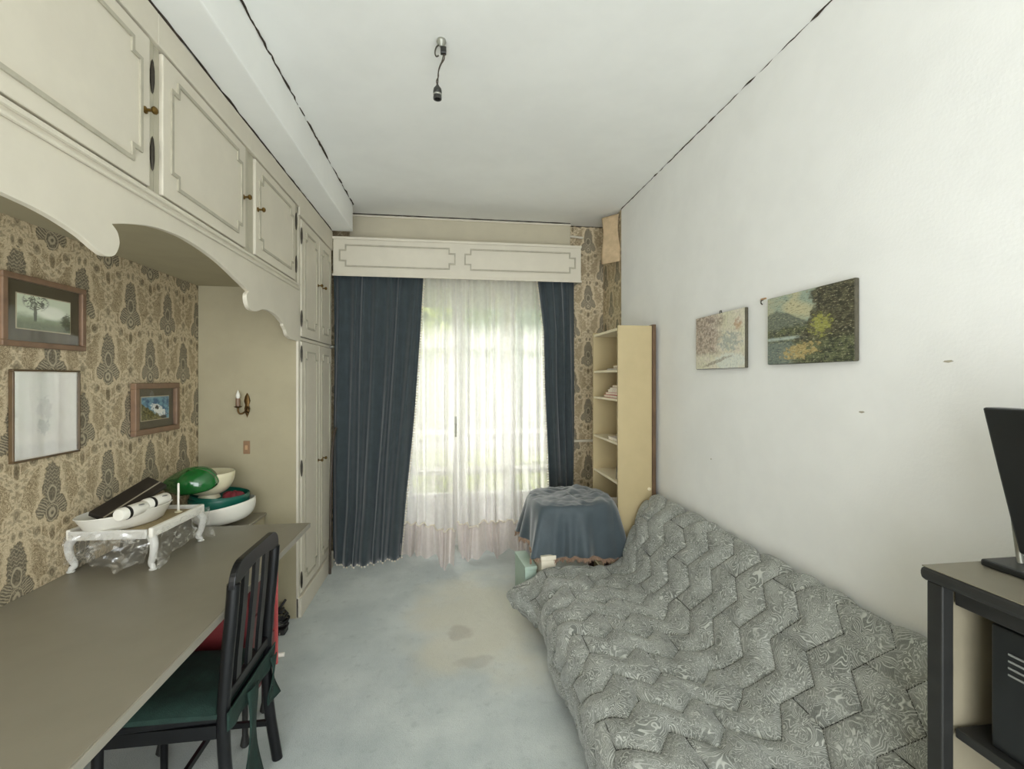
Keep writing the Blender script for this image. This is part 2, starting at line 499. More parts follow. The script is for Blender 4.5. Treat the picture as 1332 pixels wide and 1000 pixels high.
def p_coast(P, u, v):  # blue sea, white surf, green cliff
    n1 = noise(P, 5, 4, 0.6); n2 = noise(P, 14, 4, 0.7)
    c = cmix(sstep(0.4, 0.6, n1), lin(50, 100, 136), lin(120, 168, 188))
    c = cmix(sstep(0.85, 0.95, v), c, lin(160, 180, 180))
    sf = sstep(1.0, 0.5, vsq((u - 0.62) / 0.34) + vsq((v - 0.48 + (u - 0.5) * 0.5) / 0.22) + (n2 - 0.5) * 5.0)
    c = cmix(sf, c, lin(250, 252, 246))
    cl = sstep(0.04, -0.04, v - 0.62 + u * 0.62 + (n1 - 0.5) * 0.3)
    c = cmix(cl, c, cmix(sstep(0.4, 0.6, n2), lin(70, 72, 38), lin(136, 126, 72)))
    rk = sstep(1.0, 0.5, vsq((u - 0.55) / 0.09) + vsq((v - 0.52) / 0.09) + (n2 - 0.5) * 4.0)
    rk2 = sstep(1.0, 0.5, vsq((u - 0.85) / 0.16) + vsq((v - 0.12) / 0.1) + (n2 - 0.5) * 4.0)
    return cmix(vmax(rk, rk2), c, lin(34, 38, 30))
def p_portrait(P, u, v):  # faint sketch of a figure on pale paper
    n1 = noise(P, 5, 3); n2 = noise(P, 12, 4, 0.7)
    c = cmix(n1, lin(196, 192, 176), lin(220, 216, 202))
    fg = sstep(1.0, 0.2, vsq((u - 0.46) / 0.14) + vsq((v - 0.55) / 0.2) + (n2 - 0.5) * 4.0)
    fg2 = sstep(1.0, 0.2, vsq((u - 0.44) / 0.11) + vsq((v - 0.36) / 0.12) + (n2 - 0.5) * 4.0)
    c = cmix(fg * 0.5, c, lin(120, 104, 104))
    c = cmix(fg2 * 0.6, c, lin(92, 92, 86))
    return cmix(sstep(0.2, 0.1, v + (n2 - 0.5) * 0.2) * 0.3, c, lin(120, 130, 124))
picture('pic_forest', 0.474, 0.31, p_forest, 0.45, flip=True)
picture('pic_autumn', 0.47, 0.31, p_autumn, 0.5, flip=True)
picture('pic_tree', 0.25, 0.17, p_tree, 0.5)
picture('pic_coast', 0.2, 0.15, p_coast, 0.5)
picture('pic_portrait', 0.29, 0.33, p_portrait, 0.5)

# ------------------------------------------------------------------ mesh helpers
class MB:
    def __init__(s):
        s.v = []; s.f = []; s.fm = []; s.mi = 0
    def add(s, vs_, fs):
        o = len(s.v)
        s.v += [tuple(q) for q in vs_]
        for f in fs:
            s.f.append(tuple(i + o for i in f)); s.fm.append(s.mi)
        return s
    def box(s, x0, x1, y0, y1, z0, z1, mtx=None):
        vs_ = [(x, y, z) for z in (z0, z1) for y in (y0, y1) for x in (x0, x1)]
        if mtx is not None: vs_ = [tuple(mtx @ Vector(q)) for q in vs_]
        return s.add(vs_, [(0, 2, 3, 1), (4, 5, 7, 6), (0, 1, 5, 4), (2, 6, 7, 3), (0, 4, 6, 2), (1, 3, 7, 5)])
    def tube(s, pts, r, n=8, caps=True, sy=1.0):
        pts = [Vector(p) for p in pts]
        rs = r if isinstance(r, (list, tuple)) else [r] * len(pts)
        rings = []
        up = None
        for i, p in enumerate(pts):
            t = (pts[min(i + 1, len(pts) - 1)] - pts[max(i - 1, 0)]).normalized()
            if up is None:
                up = Vector((0, 0, 1)) if abs(t.z) < 0.9 else Vector((1, 0, 0))
            a = t.cross(up)
            if a.length < 1e-6: a = t.cross(Vector((0, 1, 0)))
            a.normalize()
            bb = a.cross(t).normalized()
            up = bb
            rings.append([p + a * rs[i] * math.cos(2 * PI * k / n) + bb * rs[i] * sy * math.sin(2 * PI * k / n) for k in range(n)])
        vs_ = [q for g in rings for q in g]
        fs = []
        for i in range(len(pts) - 1):
            for k in range(n):
                k2 = (k + 1) % n
                fs.append((i * n + k, i * n + k2, (i + 1) * n + k2, (i + 1) * n + k))
        if caps:
            fs.append(tuple(range(n - 1, -1, -1)))
            fs.append(tuple((len(pts) - 1) * n + k for k in range(n)))
        return s.add(vs_, fs)
    def bar(s, p0, p1, w, h, up=(0, 0, 1)):
        p0, p1 = Vector(p0), Vector(p1)
        t = (p1 - p0).normalized()
        a = t.cross(Vector(up)).normalized()
        bb = a.cross(t).normalized()
        vs_ = [p + a * sx * w / 2 + bb * sz * h / 2 for p in (p0, p1) for sz in (-1, 1) for sx in (-1, 1)]
        return s.add(vs_, [(0, 2, 3, 1), (4, 5, 7, 6), (0, 1, 5, 4), (2, 6, 7, 3), (0, 4, 6, 2), (1, 3, 7, 5)])
    def lathe(s, prof, n=32, c=(0, 0, 0), mtx=None, close=False):
        vs_ = []
        for (r, z) in prof:
            for k in range(n):
                q = Vector((r * math.cos(2 * PI * k / n), r * math.sin(2 * PI * k / n), z))
                if mtx is not None: q = mtx @ q
                vs_.append(q + Vector(c))
        fs = []
        m_ = len(prof)
        for i in range(m_ - 1 + (1 if close else 0)):
            j = (i + 1) % m_
            for k in range(n):
                k2 = (k + 1) % n
                fs.append((i * n + k, i * n + k2, j * n + k2, j * n + k))
        if not close:
            if prof[0][0] > 1e-6: fs.append(tuple(range(n - 1, -1, -1)))
            if prof[-1][0] > 1e-6: fs.append(tuple((m_ - 1) * n + k for k in range(n)))
        return s.add(vs_, fs)
    def prism(s, poly, fa, fb):
        """poly list of 2-tuples, fa/fb map a 2-tuple to the two end points"""
        n = len(poly)
        vs_ = [fa(p) for p in poly] + [fb(p) for p in poly]
        fs = [tuple(range(n - 1, -1, -1)), tuple(range(n, 2 * n))]
        for i in range(n):
            j = (i + 1) % n
            fs.append((i, j, n + j, n + i))
        return s.add(vs_, fs)
    def grid(s, fn, nu, nv):
        vs_ = [fn(i / nu, j / nv) for j in range(nv + 1) for i in range(nu + 1)]
        fs = [(j * (nu + 1) + i, j * (nu + 1) + i + 1, (j + 1) * (nu + 1) + i + 1, (j + 1) * (nu + 1) + i) for j in range(nv) for i in range(nu)]
        return s.add(vs_, fs)
    def ball(s, c, r, n=8, m_=5, sz=1.0):
        prof = [(r * math.sin(PI * i / m_) if 0 < i < m_ else 1e-5, -r * sz * math.cos(PI * i / m_)) for i in range(m_ + 1)]
        return s.lathe(prof, n, c)
    def build(s, name, mat, parent=None, smooth=None, bevel=0.0, solid=0.0, seg=2, loc=None, fix=True, off=0.0):
        me = bpy.data.meshes.new(name)
        base = Vector((0, 0, 0))
        if parent is not None:
            p = parent
            while p is not None:
                base += Vector(p.location); p = p.parent
        elif loc is not None:
            base = Vector(loc)
        elif loc is None:
            xs = [q[0] for q in s.v]; ys = [q[1] for q in s.v]; zs = [q[2] for q in s.v]
            base = Vector(((min(xs) + max(xs)) / 2, (min(ys) + max(ys)) / 2, min(zs)))
        me.from_pydata([(q[0] - base.x, q[1] - base.y, q[2] - base.z) for q in s.v], [], s.f)
        mats = mat if isinstance(mat, (list, tuple)) else [mat]
        for q in mats: me.materials.append(M[q])
        if len(mats) > 1:
            for p_, i in zip(me.polygons, s.fm): p_.material_index = i
        if fix:
            bm = bmesh.new(); bm.from_mesh(me)
            bmesh.ops.recalc_face_normals(bm, faces=bm.faces)
            bm.to_mesh(me); bm.free()
        if smooth is not None:
            me.shade_smooth()
            if smooth < 179:
                me.set_sharp_from_angle(angle=math.radians(smooth))
        me.update()
        o = bpy.data.objects.new(name, me)
        COL.objects.link(o)
        if parent is not None: o.parent = parent
        else: o.location = base
        if bevel:
            md = o.modifiers.new('bevel', 'BEVEL'); md.width = bevel; md.segments = seg; md.limit_method = 'ANGLE'
        if solid:
            md = o.modifiers.new('solid', 'SOLIDIFY'); md.thickness = solid; md.offset = off
        return o

def tag(o, label=None, cat=None, group=None, kind=None):
    if label: o['label'] = label
    if cat: o['category'] = cat
    if group: o['group'] = group
    if kind: o['kind'] = kind
    return o
def thing(name, loc, label, cat, group=None):
    o = bpy.data.objects.new(name, None)
    o.empty_display_size = 0.1
    COL.objects.link(o)
    o.location = loc
    return tag(o, label, cat, group)
def struct_root(name, loc, label=None):
    o = bpy.data.objects.new(name, None)
    COL.objects.link(o)
    o.location = loc
    return tag(o, label, None, None, 'structure')
def struct(name, mb, mat, label=None, **k):
    return tag(mb.build(name, mat, loc=(0, 0, 0), **k), label, None, None, 'structure')
def smoothst(a, b_, x):
    t = max(0.0, min(1.0, (x - a) / (b_ - a)))
    return t * t * (3 - 2 * t)
def lerp(a, b_, t): return a + (b_ - a) * t
def interp(pts, t):
    if t <= pts[0][0]: return pts[0][1]
    for (a, va), (b_, vb) in zip(pts, pts[1:]):
        if t <= b_: return lerp(va, vb, (t - a) / (b_ - a))
    return pts[-1][1]

# ------------------------------------------------------------------ the room
XL, XR, YF, YB, ZC = -1.626, 1.51, 4.43, -1.7, 3.11
XC = -0.997           # face of the cupboards
ZB = 2.87             # underside of the ceiling beam
struct('floor', MB().box(XL - .2, XR + .2, YB, YF + .2, -0.12, 0), 'carpet', 'worn pale grey-blue carpet with a yellowish stain by the window')
struct('ceiling', MB().box(XL - .2, XR + .2, YB, YF + .2, ZC, ZC + .15), 'ceiling_white', 'flat off-white ceiling')
struct('wall_left', MB().box(XL - .2, XL, YB, YF, 0, ZC), 'damask_left', 'beige damask wallpaper with grey-green pear motifs')
wr = struct('wall_right', MB().box(XR, XR + .2, YB, 3.93, 0, ZC), 'wall_white', 'plain off-white wall behind the sofa')
struct('wall_right_papered', MB().box(XR + .004, XR + .2, 3.93, YF + .2, 0, ZC), 'damask_right', 'narrow strip of old damask wallpaper left on the right wall')
# far wall with the french window opening
OX0, OX1, OZ1 = -0.95, 1.12, 2.62
fw = MB()
fw.box(XL - .2, OX0, YF, YF + .2, 0, ZC).box(OX1, XR + .01, YF, YF + .2, 0, ZC).box(OX0, OX1, YF, YF + .2, OZ1, ZC)
struct('wall_far', fw, 'damask_far', 'damask papered end wall around the window')
# rear wall: unseen opening added behind the camera to let in fill light
bw = MB()
bw.box(XL - .2, XL + .15, YB - .15, YB, 0, ZC).box(XR - .1, XR + .2, YB - .15, YB, 0, ZC).box(XL + .15, XR - .1, YB - .15, YB, 2.55, ZC)
struct('wall_rear', bw, 'wall_white', 'unseen rear wall with a wide opening added for fill light')
# ceiling beam above the cupboards
struct('beam', MB().box(XL, -0.828, YB, 4.125, ZB, ZC), 'ceiling_white', 'plastered ceiling beam running above the cupboards', bevel=0.006)
# torn gaps along the edges
def crack(name, p0, p1, r0, r1, n, label, seed, jag=0.006):
    rr = random.Random(seed)
    p0, p1 = Vector(p0), Vector(p1)
    pts = []; rs = []
    for i in range(n + 1):
        p = p0.lerp(p1, i / n)
        pts.append(p + Vector((rr.uniform(-jag, jag), 0, rr.uniform(-jag, jag))))
        rs.append(rr.uniform(r0, r1))
    struct(name, MB().tube(pts, rs, 6), 'dark_gap', label)
crack('trim_1', (XR, YB, ZC), (XR, 3.93, ZC), .003, .0065, 130, 'dark torn gap between right wall and ceiling', 1, 0.004)
crack('trim_2', (-.828, YB, ZC), (-.828, 4.12, ZC), .003, .008, 130, 'dark torn gap between beam and ceiling', 2, 0.006)
crack('trim_3', (XC, YB, ZB), (XC, 4.1, ZB), .004, .008, 100, 'dark gap above the cupboards', 3, 0.003)
crack('trim_4', (-.9, 4.355, ZC), (1.16, 4.355, ZC), .004, .007, 40, 'dark line above the shutter box', 4, 0.002)
crack('trim_5', (1.16, YF, ZC), (XR, YF, ZC), .006, .010, 16, 'dark line at the top of the papered end wall', 5, 0.004)
# shutter box above the pelmet
sb = struct('trim_6', MB().box(-.905, 1.16, 4.362, YF, 2.80, ZC - .006), 'box_paint', 'plain beige roller shutter box above the pelmet', bevel=0.004)
struct('trim_7', MB().box(-.905, 1.165, 4.352, 4.362, ZC - .026, ZC - .012), 'cab_paint', 'thin light strip along the shutter box')
struct('trim_8', MB().box(1.165, XR, YF - .05, YF, 0.985, 1.005), 'cab_paint', 'narrow pale ledge across the papered wall')
struct('trim_9', MB().tube([(1.165, 4.41, 3.0), (1.30, 4.41, 2.99)], .012, 8), 'cab_paint', 'short white pipe stub high on the papered wall')
# loose flap of wallpaper
fl = MB()
def flapf(u, v):
    z = lerp(3.085, 2.655, v)
    y = lerp(3.975, 4.10, u) + 0.012 * math.sin(v * 5 + u * 2)
    x = lerp(XR - .004, XR - .118, u) - 0.008 * math.sin(v * 6 + u * 3)
    return (x, y, z)
fl.grid(flapf, 10, 16)
o = fl.build('wallpaper_flap', 'flap_paper', wr, smooth=60, solid=0.003)
o['label'] = 'peeling flap of pale wallpaper'
# marks and nails on the right wall
for i, (y, z, l) in enumerate(((1.218, 1.654, .03), (1.517, 1.478, .025), (2.509, 1.134, .012))):
    mk = MB()
    mk.prism([(-l / 2, 0), (-l / 4, .004), (l / 3, .003), (l / 2, -.001), (0, -.004)], lambda p: (XR - .0015, y + p[0], z + p[1]), lambda p: (XR + .001, y + p[0], z + p[1]))
    mk.build('plaster_chip', 'cab_line', wr)

# ------------------------------------------------------------------ french window
win = struct_root('window_1', (0.085, YF + .08, 0), 'white four-leaf french window behind sheer curtains')
fr = MB()
Y0, Y1 = YF + .04, YF + .11
fr.box(OX0, OX0 + .05, Y0, Y1, 0, OZ1).box(OX1 - .05, OX1, Y0, Y1, 0, OZ1).box(OX0 + .05, OX1 - .05, Y0, Y1, OZ1 - .06, OZ1).box(OX0 + .05, OX1 - .05, Y0, Y1, 0, .03)
fr.build('window_frame', 'window_paint', win, bevel=.004)
lw = (OX1 - OX0 - .1) / 4
for i in range(4):
    x0 = OX0 + .05 + i * lw + .002; x1 = x0 + lw - .004
    ya, yb = YF + .045, YF + .09
    lf = MB()
    sw_ = .055
    lf.box(x0, x0 + sw_, ya, yb, .035, OZ1 - .065).box(x1 - sw_, x1, ya, yb, .035, OZ1 - .065)
    lf.box(x0 + sw_, x1 - sw_, ya, yb, .035, .12).box(x0 + sw_, x1 - sw_, ya, yb, OZ1 - .14, OZ1 - .065)
    lf.box(x0 + sw_, x1 - sw_, ya, yb, .44, .50)
    lo = lf.build('door_leaf', 'window_paint', win, bevel=.003)
    MB().box(x0 + sw_, x1 - sw_, ya + .015, yb - .012, .12, .44).build('bottom_panel', 'window_paint', lo, bevel=.003)
    for z0, z1, mt in ((.925, .985, 'window_paint'), (.675, .72, 'window_paint'), (2.0, 2.018, 'bar_grey')):
        MB().box(x0 + sw_, x1 - sw_, ya + .01, yb - .008, z0, z1).build('glazing_bar', mt, lo)
    MB().box(x0 + sw_, x1 - sw_, ya + .02, ya + .024, .50, OZ1 - .14).build('pane', 'window_glass', lo)
    if i == 1:
        h = MB().box(x1 - .04, x1 - .012, ya - .012, ya, 1.08, 1.24)
        h.tube([(x1 - .026, ya - .01, 1.16), (x1 - .026, ya - .05, 1.16), (x1 - .026, ya - .055, 1.05)], .009, 8)
        h.build('door_handle', 'socket_grey', lo, smooth=40)
for k in range(7):
    z = OZ1 - .01 - k * .045
    MB().prism([(0, 0), (.012, .008), (.012, .034), (0, .042), (-.004, .021)], lambda p: (OX0 + .01, YF + .15 + p[0], z - p[1]), lambda p: (OX1 - .01, YF + .15 + p[0], z - p[1])).build('shutter_slat', 'shutter_slat', win)

# ------------------------------------------------------------------ fitted cupboards on the left
def notched(y0, y1, z0, z1, ny, nz):
    return [(y0 + ny, z0), (y1 - ny, z0), (y1 - ny, z0 + nz), (y1, z0 + nz), (y1, z1 - nz), (y1 - ny, z1 - nz), (y1 - ny, z1), (y0 + ny, z1), (y0 + ny, z1 - nz), (y0, z1 - nz), (y0, z0 + nz), (y0 + ny, z0 + nz)]
def moulding(path, mp, w_, d_):
    """frame strip of square section along a closed path of axis aligned steps"""
    mb = MB()
    n = len(path)
    for i in range(n):
        a, c = path[i], path[(i + 1) % n]
        u0, u1 = min(a[0], c[0]) - w_ / 2, max(a[0], c[0]) + w_ / 2
        v0, v1 = min(a[1], c[1]) - w_ / 2, max(a[1], c[1]) + w_ / 2
        if i % 2:   # uprights fit between the cross pieces
            v0 += w_; v1 -= w_
        poly = [(u0, v0), (u1, v0), (u1, v1), (u0, v1)]
        de = d_
        mb.prism(poly, lambda p: mp(p, 0), lambda p: mp(p, de))
    return mb
def door(parent, y0, y1, z0, z1, inset_y, inset_z, knob_y, knob_z, hinge_y, hinges, ny=.045, nz=.05):
    d = MB().box(XC - .022, XC, y0, y1, z0, z1).build('cupboard_door', 'cab_paint', parent, bevel=.004)
    pth = notched(y0 + inset_y, y1 - inset_y, z0 + inset_z, z1 - inset_z, ny, nz)
    moulding(pth, lambda p, t: (XC - .001 + t, p[0], p[1]), .013, .007).build('moulding', 'cab_line', d)
    k = MB()
    mt = Matrix.Rotation(PI / 2, 4, 'Y')
    k.lathe([(.012, 0), (.012, .004), (.005, .008), (.005, .02), (.012, .026), (.013, .032), (.008, .038), (1e-4, .04)], 12, (XC, knob_y, knob_z), mt)
    k.build('knob', 'brass', d, smooth=40)
    for hz in hinges:
        h = MB()
        h.lathe([(1e-4, -.06), (.004, -.05), (.007, -.02), (.007, .02), (.004, .05), (1e-4, .06)], 8, (XC + .003, hinge_y, hz))
        h.build('hinge', 'hinge_dark', d, smooth=60)
    return d
units = [('overhead cupboard nearest the camera, beyond the left edge of the photo', .30, .985, .36, .93, -1),
         ('overhead cupboard with the door nearest the camera, above the framed tree print', 1.0, 1.735, 1.04, 1.698, 1),
         ('middle overhead cupboard above the wide arch of the valance', 1.735, 2.485, 1.768, 2.432, 1),
         ('overhead cupboard next to the tall cupboard', 2.485, 3.245, 2.545, 3.168, 2)]
for lab, ya, yb, d0, d1, kind in units:
    c = thing('overhead_cupboard', ((XL + XC) / 2, (ya + yb) / 2, 2.2), lab, 'cupboard', 'overhead cupboards above the desk')
    bd = MB()
    bd.box(XL + .003, XC - .022, ya, yb, 2.207, 2.225).box(XL + .003, XC - .022, ya, yb, 2.842, 2.86)
    bd.box(XL + .003, XC - .024, ya, ya + .018, 2.225, 2.842).box(XL + .003, XC - .024, yb - .018, yb, 2.225, 2.842)
    bd.box(XL + .003, XL + .012, ya + .018, yb - .018, 2.225, 2.842)
    bd.build('body', 'niche_paint', c)
    MB().box(XC - .03, XC - .012, ya + .001, d0 - .003, 2.236, 2.75).build('stile', 'cab_stile', c)
    MB().box(XC - .03, XC - .012, d1 + .003, yb - .001, 2.236, 2.75).build('stile', 'cab_stile', c)
    ra = MB().box(XC - .03, XC + .004, ya, yb, 2.75, 2.86)
    ra.build('top_rail', 'cab_paint', c, bevel=.003)
    rb = MB().box(XC - .03, XC - .002, ya, yb, 2.196, 2.236)
    rb.tube([(XC, ya, 2.226), (XC, yb, 2.226)], .009, 8).tube([(XC, ya, 2.200), (XC, yb, 2.200)], .007, 8)
    rb.build('bottom_rail', 'cab_paint', c, smooth=40)
    if kind == 1: ky, hy, hz = d1 - .028, d0 - .004, ()
    elif kind == 2: ky, hy, hz = d0 + .028, d1 + .006, (2.35, 2.63)
    else: ky, hy, hz = d0 + .028, d1 + .006, ()
    if d0 == 1.04: hz, hy = (2.36, 2.62), d1 + .006
    door(c, d0, d1, 2.245, 2.742, .05, .055, ky, 2.488, hy, hz, .04, .045)
# scalloped valance board
def catmull(pts, n=6):
    out = []
    for i in range(len(pts) - 1):
        p0 = pts[max(i - 1, 0)]; p1 = pts[i]; p2 = pts[i + 1]; p3 = pts[min(i + 2, len(pts) - 1)]
        for k in range(n):
            t = k / n
            out.append(tuple(0.5 * (2 * p1[j] + (p2[j] - p0[j]) * t + (2 * p0[j] - 5 * p1[j] + 4 * p2[j] - p3[j]) * t * t + (3 * p1[j] - p0[j] - 3 * p2[j] + p3[j]) * t ** 3) for j in range(len(p1))))
    out.append(tuple(pts[-1]))
    return out
seg1 = catmull([(.30, 1.99), (.6, 2.03), (.95, 2.035), (1.176, 2.022), (1.295, 2.015), (1.40, 1.995), (1.47, 1.970), (1.505, 1.962), (1.54, 1.974), (1.560, 2.012), (1.552, 2.046), (1.528, 2.064)])
seg2 = catmull([(1.528, 2.064), (1.60, 2.088), (1.717, 2.118), (1.85, 2.134), (1.953, 2.135), (2.08, 2.125), (2.199, 2.107), (2.34, 2.075), (2.477, 2.042)])
seg3 = catmull([(2.477, 2.042), (2.452, 2.02), (2.456, 1.985), (2.49, 1.955), (2.56, 1.953), (2.66, 1.978), (2.76, 1.982), (2.86, 1.968), (2.96, 1.938)])
seg4 = catmull([(2.965, 1.925), (3.00, 1.905), (3.03, 1.873), (3.09, 1.857), (3.165, 1.855), (3.244, 1.855)])
prof = seg1 + seg2[1:] + seg3[1:] + seg4
poly = prof + [(3.244, 2.195), (.30, 2.195)]
va = MB().prism(poly, lambda p: (XC - .024, p[0], p[1]), lambda p: (XC - .004, p[0], p[1])).build('valance_board', 'cab_paint', bevel=.002)
tag(va, 'cream scalloped valance board under the overhead cupboards', 'valance')

# tall cupboard
tc_ = thing('tall_cupboard', ((XL + XC) / 2, 3.68, 0), 'tall cream cupboard with four panelled doors beside the window', 'cupboard')
bd = MB()
bd.box(XL + .003, XC - .022, 3.25, 3.27, 0, 2.86).box(XL + .003, XC - .022, 4.095, 4.115, 0, 2.86).box(XL + .003, XL + .02, 3.27, 4.095, 0, 2.86)
bd.box(XL + .003, XC - .022, 3.27, 4.095, 2.84, 2.86).box(XL + .003, XC - .022, 3.27, 4.095, .09, .11)
bd.build('body', 'niche_paint', tc_)
fm = MB()
fm.box(XC - .022, XC - .006, 3.248, 3.292, .0, 2.86).box(XC - .022, XC - .006, 4.088, 4.117, 0, 2.86).box(XC - .022, XC - .006, 3.292, 4.088, 1.862, 1.885)
fm.build('face_frame', 'cab_paint', tc_, bevel=.003)
MB().box(XC - .022, XC + .004, 3.248, 4.117, 2.70, 2.862).build('top_rail', 'cab_paint', tc_, bevel=.003)
pl = MB().box(XC - .022, XC + .012, 3.248, 4.117, .0, .135)
pl.build('plinth', 'cab_paint', tc_, bevel=.005)
for z0, z1, kz, hzs in ((1.89, 2.69, 2.314, (2.01, 2.57)), (.145, 1.858, .981, (.24, .995, 1.77))):
    door(tc_, 3.296, 3.722, z0, z1, .07, .07, 3.690, kz, 3.288, hzs)
    door(tc_, 3.730, 4.086, z0, z1, .06, .07, 3.800, kz, 4.092, ())
kn = MB().lathe([(.018, 0), (.018, .006), (.008, .012), (.014, .02), (.006, .03), (1e-4, .032)], 12, (XC, 4.07, 1.873), Matrix.Rotation(PI / 2, 4, 'Y'))
kn.build('latch', 'steel', tc_, smooth=40)

# pelmet
pe = thing('window_pelmet', (.1, 4.2, 2.48), 'cream box pelmet with two notched panels above the curtains', 'pelmet')
pb = MB()
pb.box(-.99, 1.196, 4.118, 4.132, 2.488, 2.818).box(1.178, 1.196, 4.132, YF - .001, 2.488, 2.818).box(-.978, 1.178, 4.132, 4.36, 2.80, 2.818)
pb.build('board', 'cab_paint', pe, bevel=.003)
MB().box(-.997, 1.199, 4.106, 4.112, 2.80, 2.822).build('top_bead', 'cab_paint', pe, bevel=.002)
MB().box(-.997, 1.199, 4.104, 4.112, 2.484, 2.502).build('bottom_bead', 'cab_paint', pe, bevel=.002)
for x0, x1 in ((-.935, .045), (.135, 1.14)):
    pth = notched(x0, x1, 2.572, 2.752, .05, .045)
    moulding(pth, lambda p, t: (p[0], 4.113 - t, p[1]), .012, .006).build('moulding', 'cab_line', pe)

# ------------------------------------------------------------------ curtains
def fold(x, ph, per, sharp=1.0):
    return math.sin(2 * PI * x / per + ph + 0.9 * math.sin(2 * PI * x / (per * 2.7) + ph * 1.7))
def dark_curtain(label, outer, inner_pts, ph, right):
    """outer: x of the straight edge; inner_pts: (z, x) of the gathered edge"""
    ztop, zbot = 2.60, 0.012
    x_out = outer
    c = thing('drape_curtain', ((outer + inner_pts[0][1]) / 2, 4.2, 0), label, 'curtain', 'dark blue drapes')
    pts = sorted(inner_pts)
    n = 110; nv = 70
    def pos(u, v):
        z = lerp(ztop, zbot, v)
        xi = interp(pts, z)
        x = lerp(x_out, xi, u)
        wq = u * abs(x_out - inner_pts[0][1])
        amp = 0.022 + 0.012 * v
        y = 4.205 + amp * fold(wq, ph, 0.105) + 0.012 * math.sin(7 * v + 9 * u)
        y -= (0.10 * smoothst(0.80, 1.0, v) * (0.5 + 0.5 * math.sin(u * 4 + ph)) + 0.03 * smoothst(.3, 1, v)) * smoothst(0, .16, u)
        x += 0.006 * math.sin(30 * u + 5 * v)
        return (x, y, z)
    MB().grid(pos, n, nv).build('drape', 'curtain_blue', c, smooth=180, solid=.003)
    pp = MB()
    k = 0
    total = int((ztop - zbot) / 0.024)
    for i in range(total):
        v = (i + .5) / total
        p = Vector(pos(1.0, v))
        sx = -1 if right else 1
        pp.ball((p.x + sx * .010, p.y - .004, p.z), .0085, 6, 4)
    f = pp.build('pompom_fringe', 'pompom_cream', c, smooth=180)
    f['kind'] = 'stuff'; f['label'] = 'cream pompom fringe'
    hm = MB()
    cnt = int(abs(x_out - interp(pts, 0)) / .02)
    for i in range(cnt):
        p = Vector(pos((i + .5) / cnt, 1.0))
        hm.ball((p.x, p.y - .012, .011), .0085, 6, 4)
    f = hm.build('hem_fringe', 'pompom_cream', c, smooth=180)
    f['kind'] = 'stuff'
    return c
dark_curtain('wide dark blue drape hanging beside the tall cupboard', -1.012, [(2.6, -.225), (2.48, -.232), (2.0, -.262), (1.3, -.318), (.6, -.385), (0, -.43)], 0.4, False)
dark_curtain('narrow dark blue drape beside the bookcase', 1.158, [(2.6, .80), (2.4, .825), (2.05, .862), (1.5, .870), (.9, .895), (0, .93)], 2.1, True)

def sheer(label, xa, xb, ph, seed, fwd):
    ztop, zr = 2.60, 0.29
    c = thing('sheer_curtain', ((xa + xb) / 2, 4.29, 0), label, 'curtain', 'white sheer curtains')
    rr = random.Random(seed)
    ofs = [rr.uniform(-.02, .02) for _ in range(40)]
    wd = xb - xa
    def y_at(u, v, z):
        q = u * wd
        a = 0.016 + 0.024 * v
        y = 4.285 + a * fold(q, ph, .082) + .5 * a * math.sin(2 * PI * q / .19 + ph + 3 * v)
        return y - fwd(u) * smoothst(.62, 1.0, 1 - z / 2.6)
    def pos(u, v):
        z = lerp(ztop, zr, v)
        return (lerp(xa, xb, u) + .012 * v * math.sin(2 * PI * u * wd / .082 + 1), y_at(u, v, z), z)
    n = max(60, int(wd / .006))
    MB().grid(pos, n, 50).build('sheer_cloth', 'sheer', c, smooth=180)
    # gathered flounce below the ruffle line
    def pos2(u, v):
        z = lerp(zr, .012 + .03 * max(0, math.sin(u * wd * 22 + ph)), v)
        q = u * wd
        y = y_at(u, 1.0, z) - .004 - .02 * v + (.012 + .025 * v) * math.sin(2 * PI * q / .16 + ph) + .004 * math.sin(2 * PI * q / .021) * (1 - v)
        return (lerp(xa, xb, u) + .02 * v * math.sin(2 * PI * q / .3 + ph), y - .05 * v * v * (0.5 + .5 * math.sin(q * 18 + ph)), z)
    MB().grid(pos2, n, 16).build('flounce', 'sheer_hem', c, smooth=180)
    rf = MB()
    pts = []
    m_ = int(wd / .008)
    for i in range(m_ + 1):
        u = i / m_
        p = pos(u, 1.0)
        pts.append((p[0], p[1] - .012 + .004 * math.sin(i * 1.9), zr + .008 * math.sin(i * 1.3) + .004 * math.sin(i * 3.1)))
    rf.tube(pts, .007, 5)
    rf.build('ruffle', 'pompom_cream', c, smooth=180)
    return c
sheer('sheer white curtain hanging beside the wide drape', -.49, .052, .3, 11, lambda u: .01 + .30 * smoothst(.34, .95, u))
sheer('sheer white curtain on the bookcase side of the window', .060, 1.08, 1.9, 12, lambda u: .05 + .14 * math.exp(-((u - .14) / .06) ** 2) + .05 * math.sin(u * 14) ** 2)

# bent rod leaning by the curtain
rd = catmull([(XC + .034, 3.905, .02), (XC + .032, 3.93, .45), (XC + .032, 3.945, .75), (XC + .032, 3.985, 1.0), (XC + .032, 4.04, 1.12), (XC + .04, 4.075, 1.19)], 6)
tag(MB().tube(rd, .011, 8).build('bent_rod', 'rod_dark', smooth=60), 'thin dark bent rod leaning against the tall cupboard by the drape', 'rod')

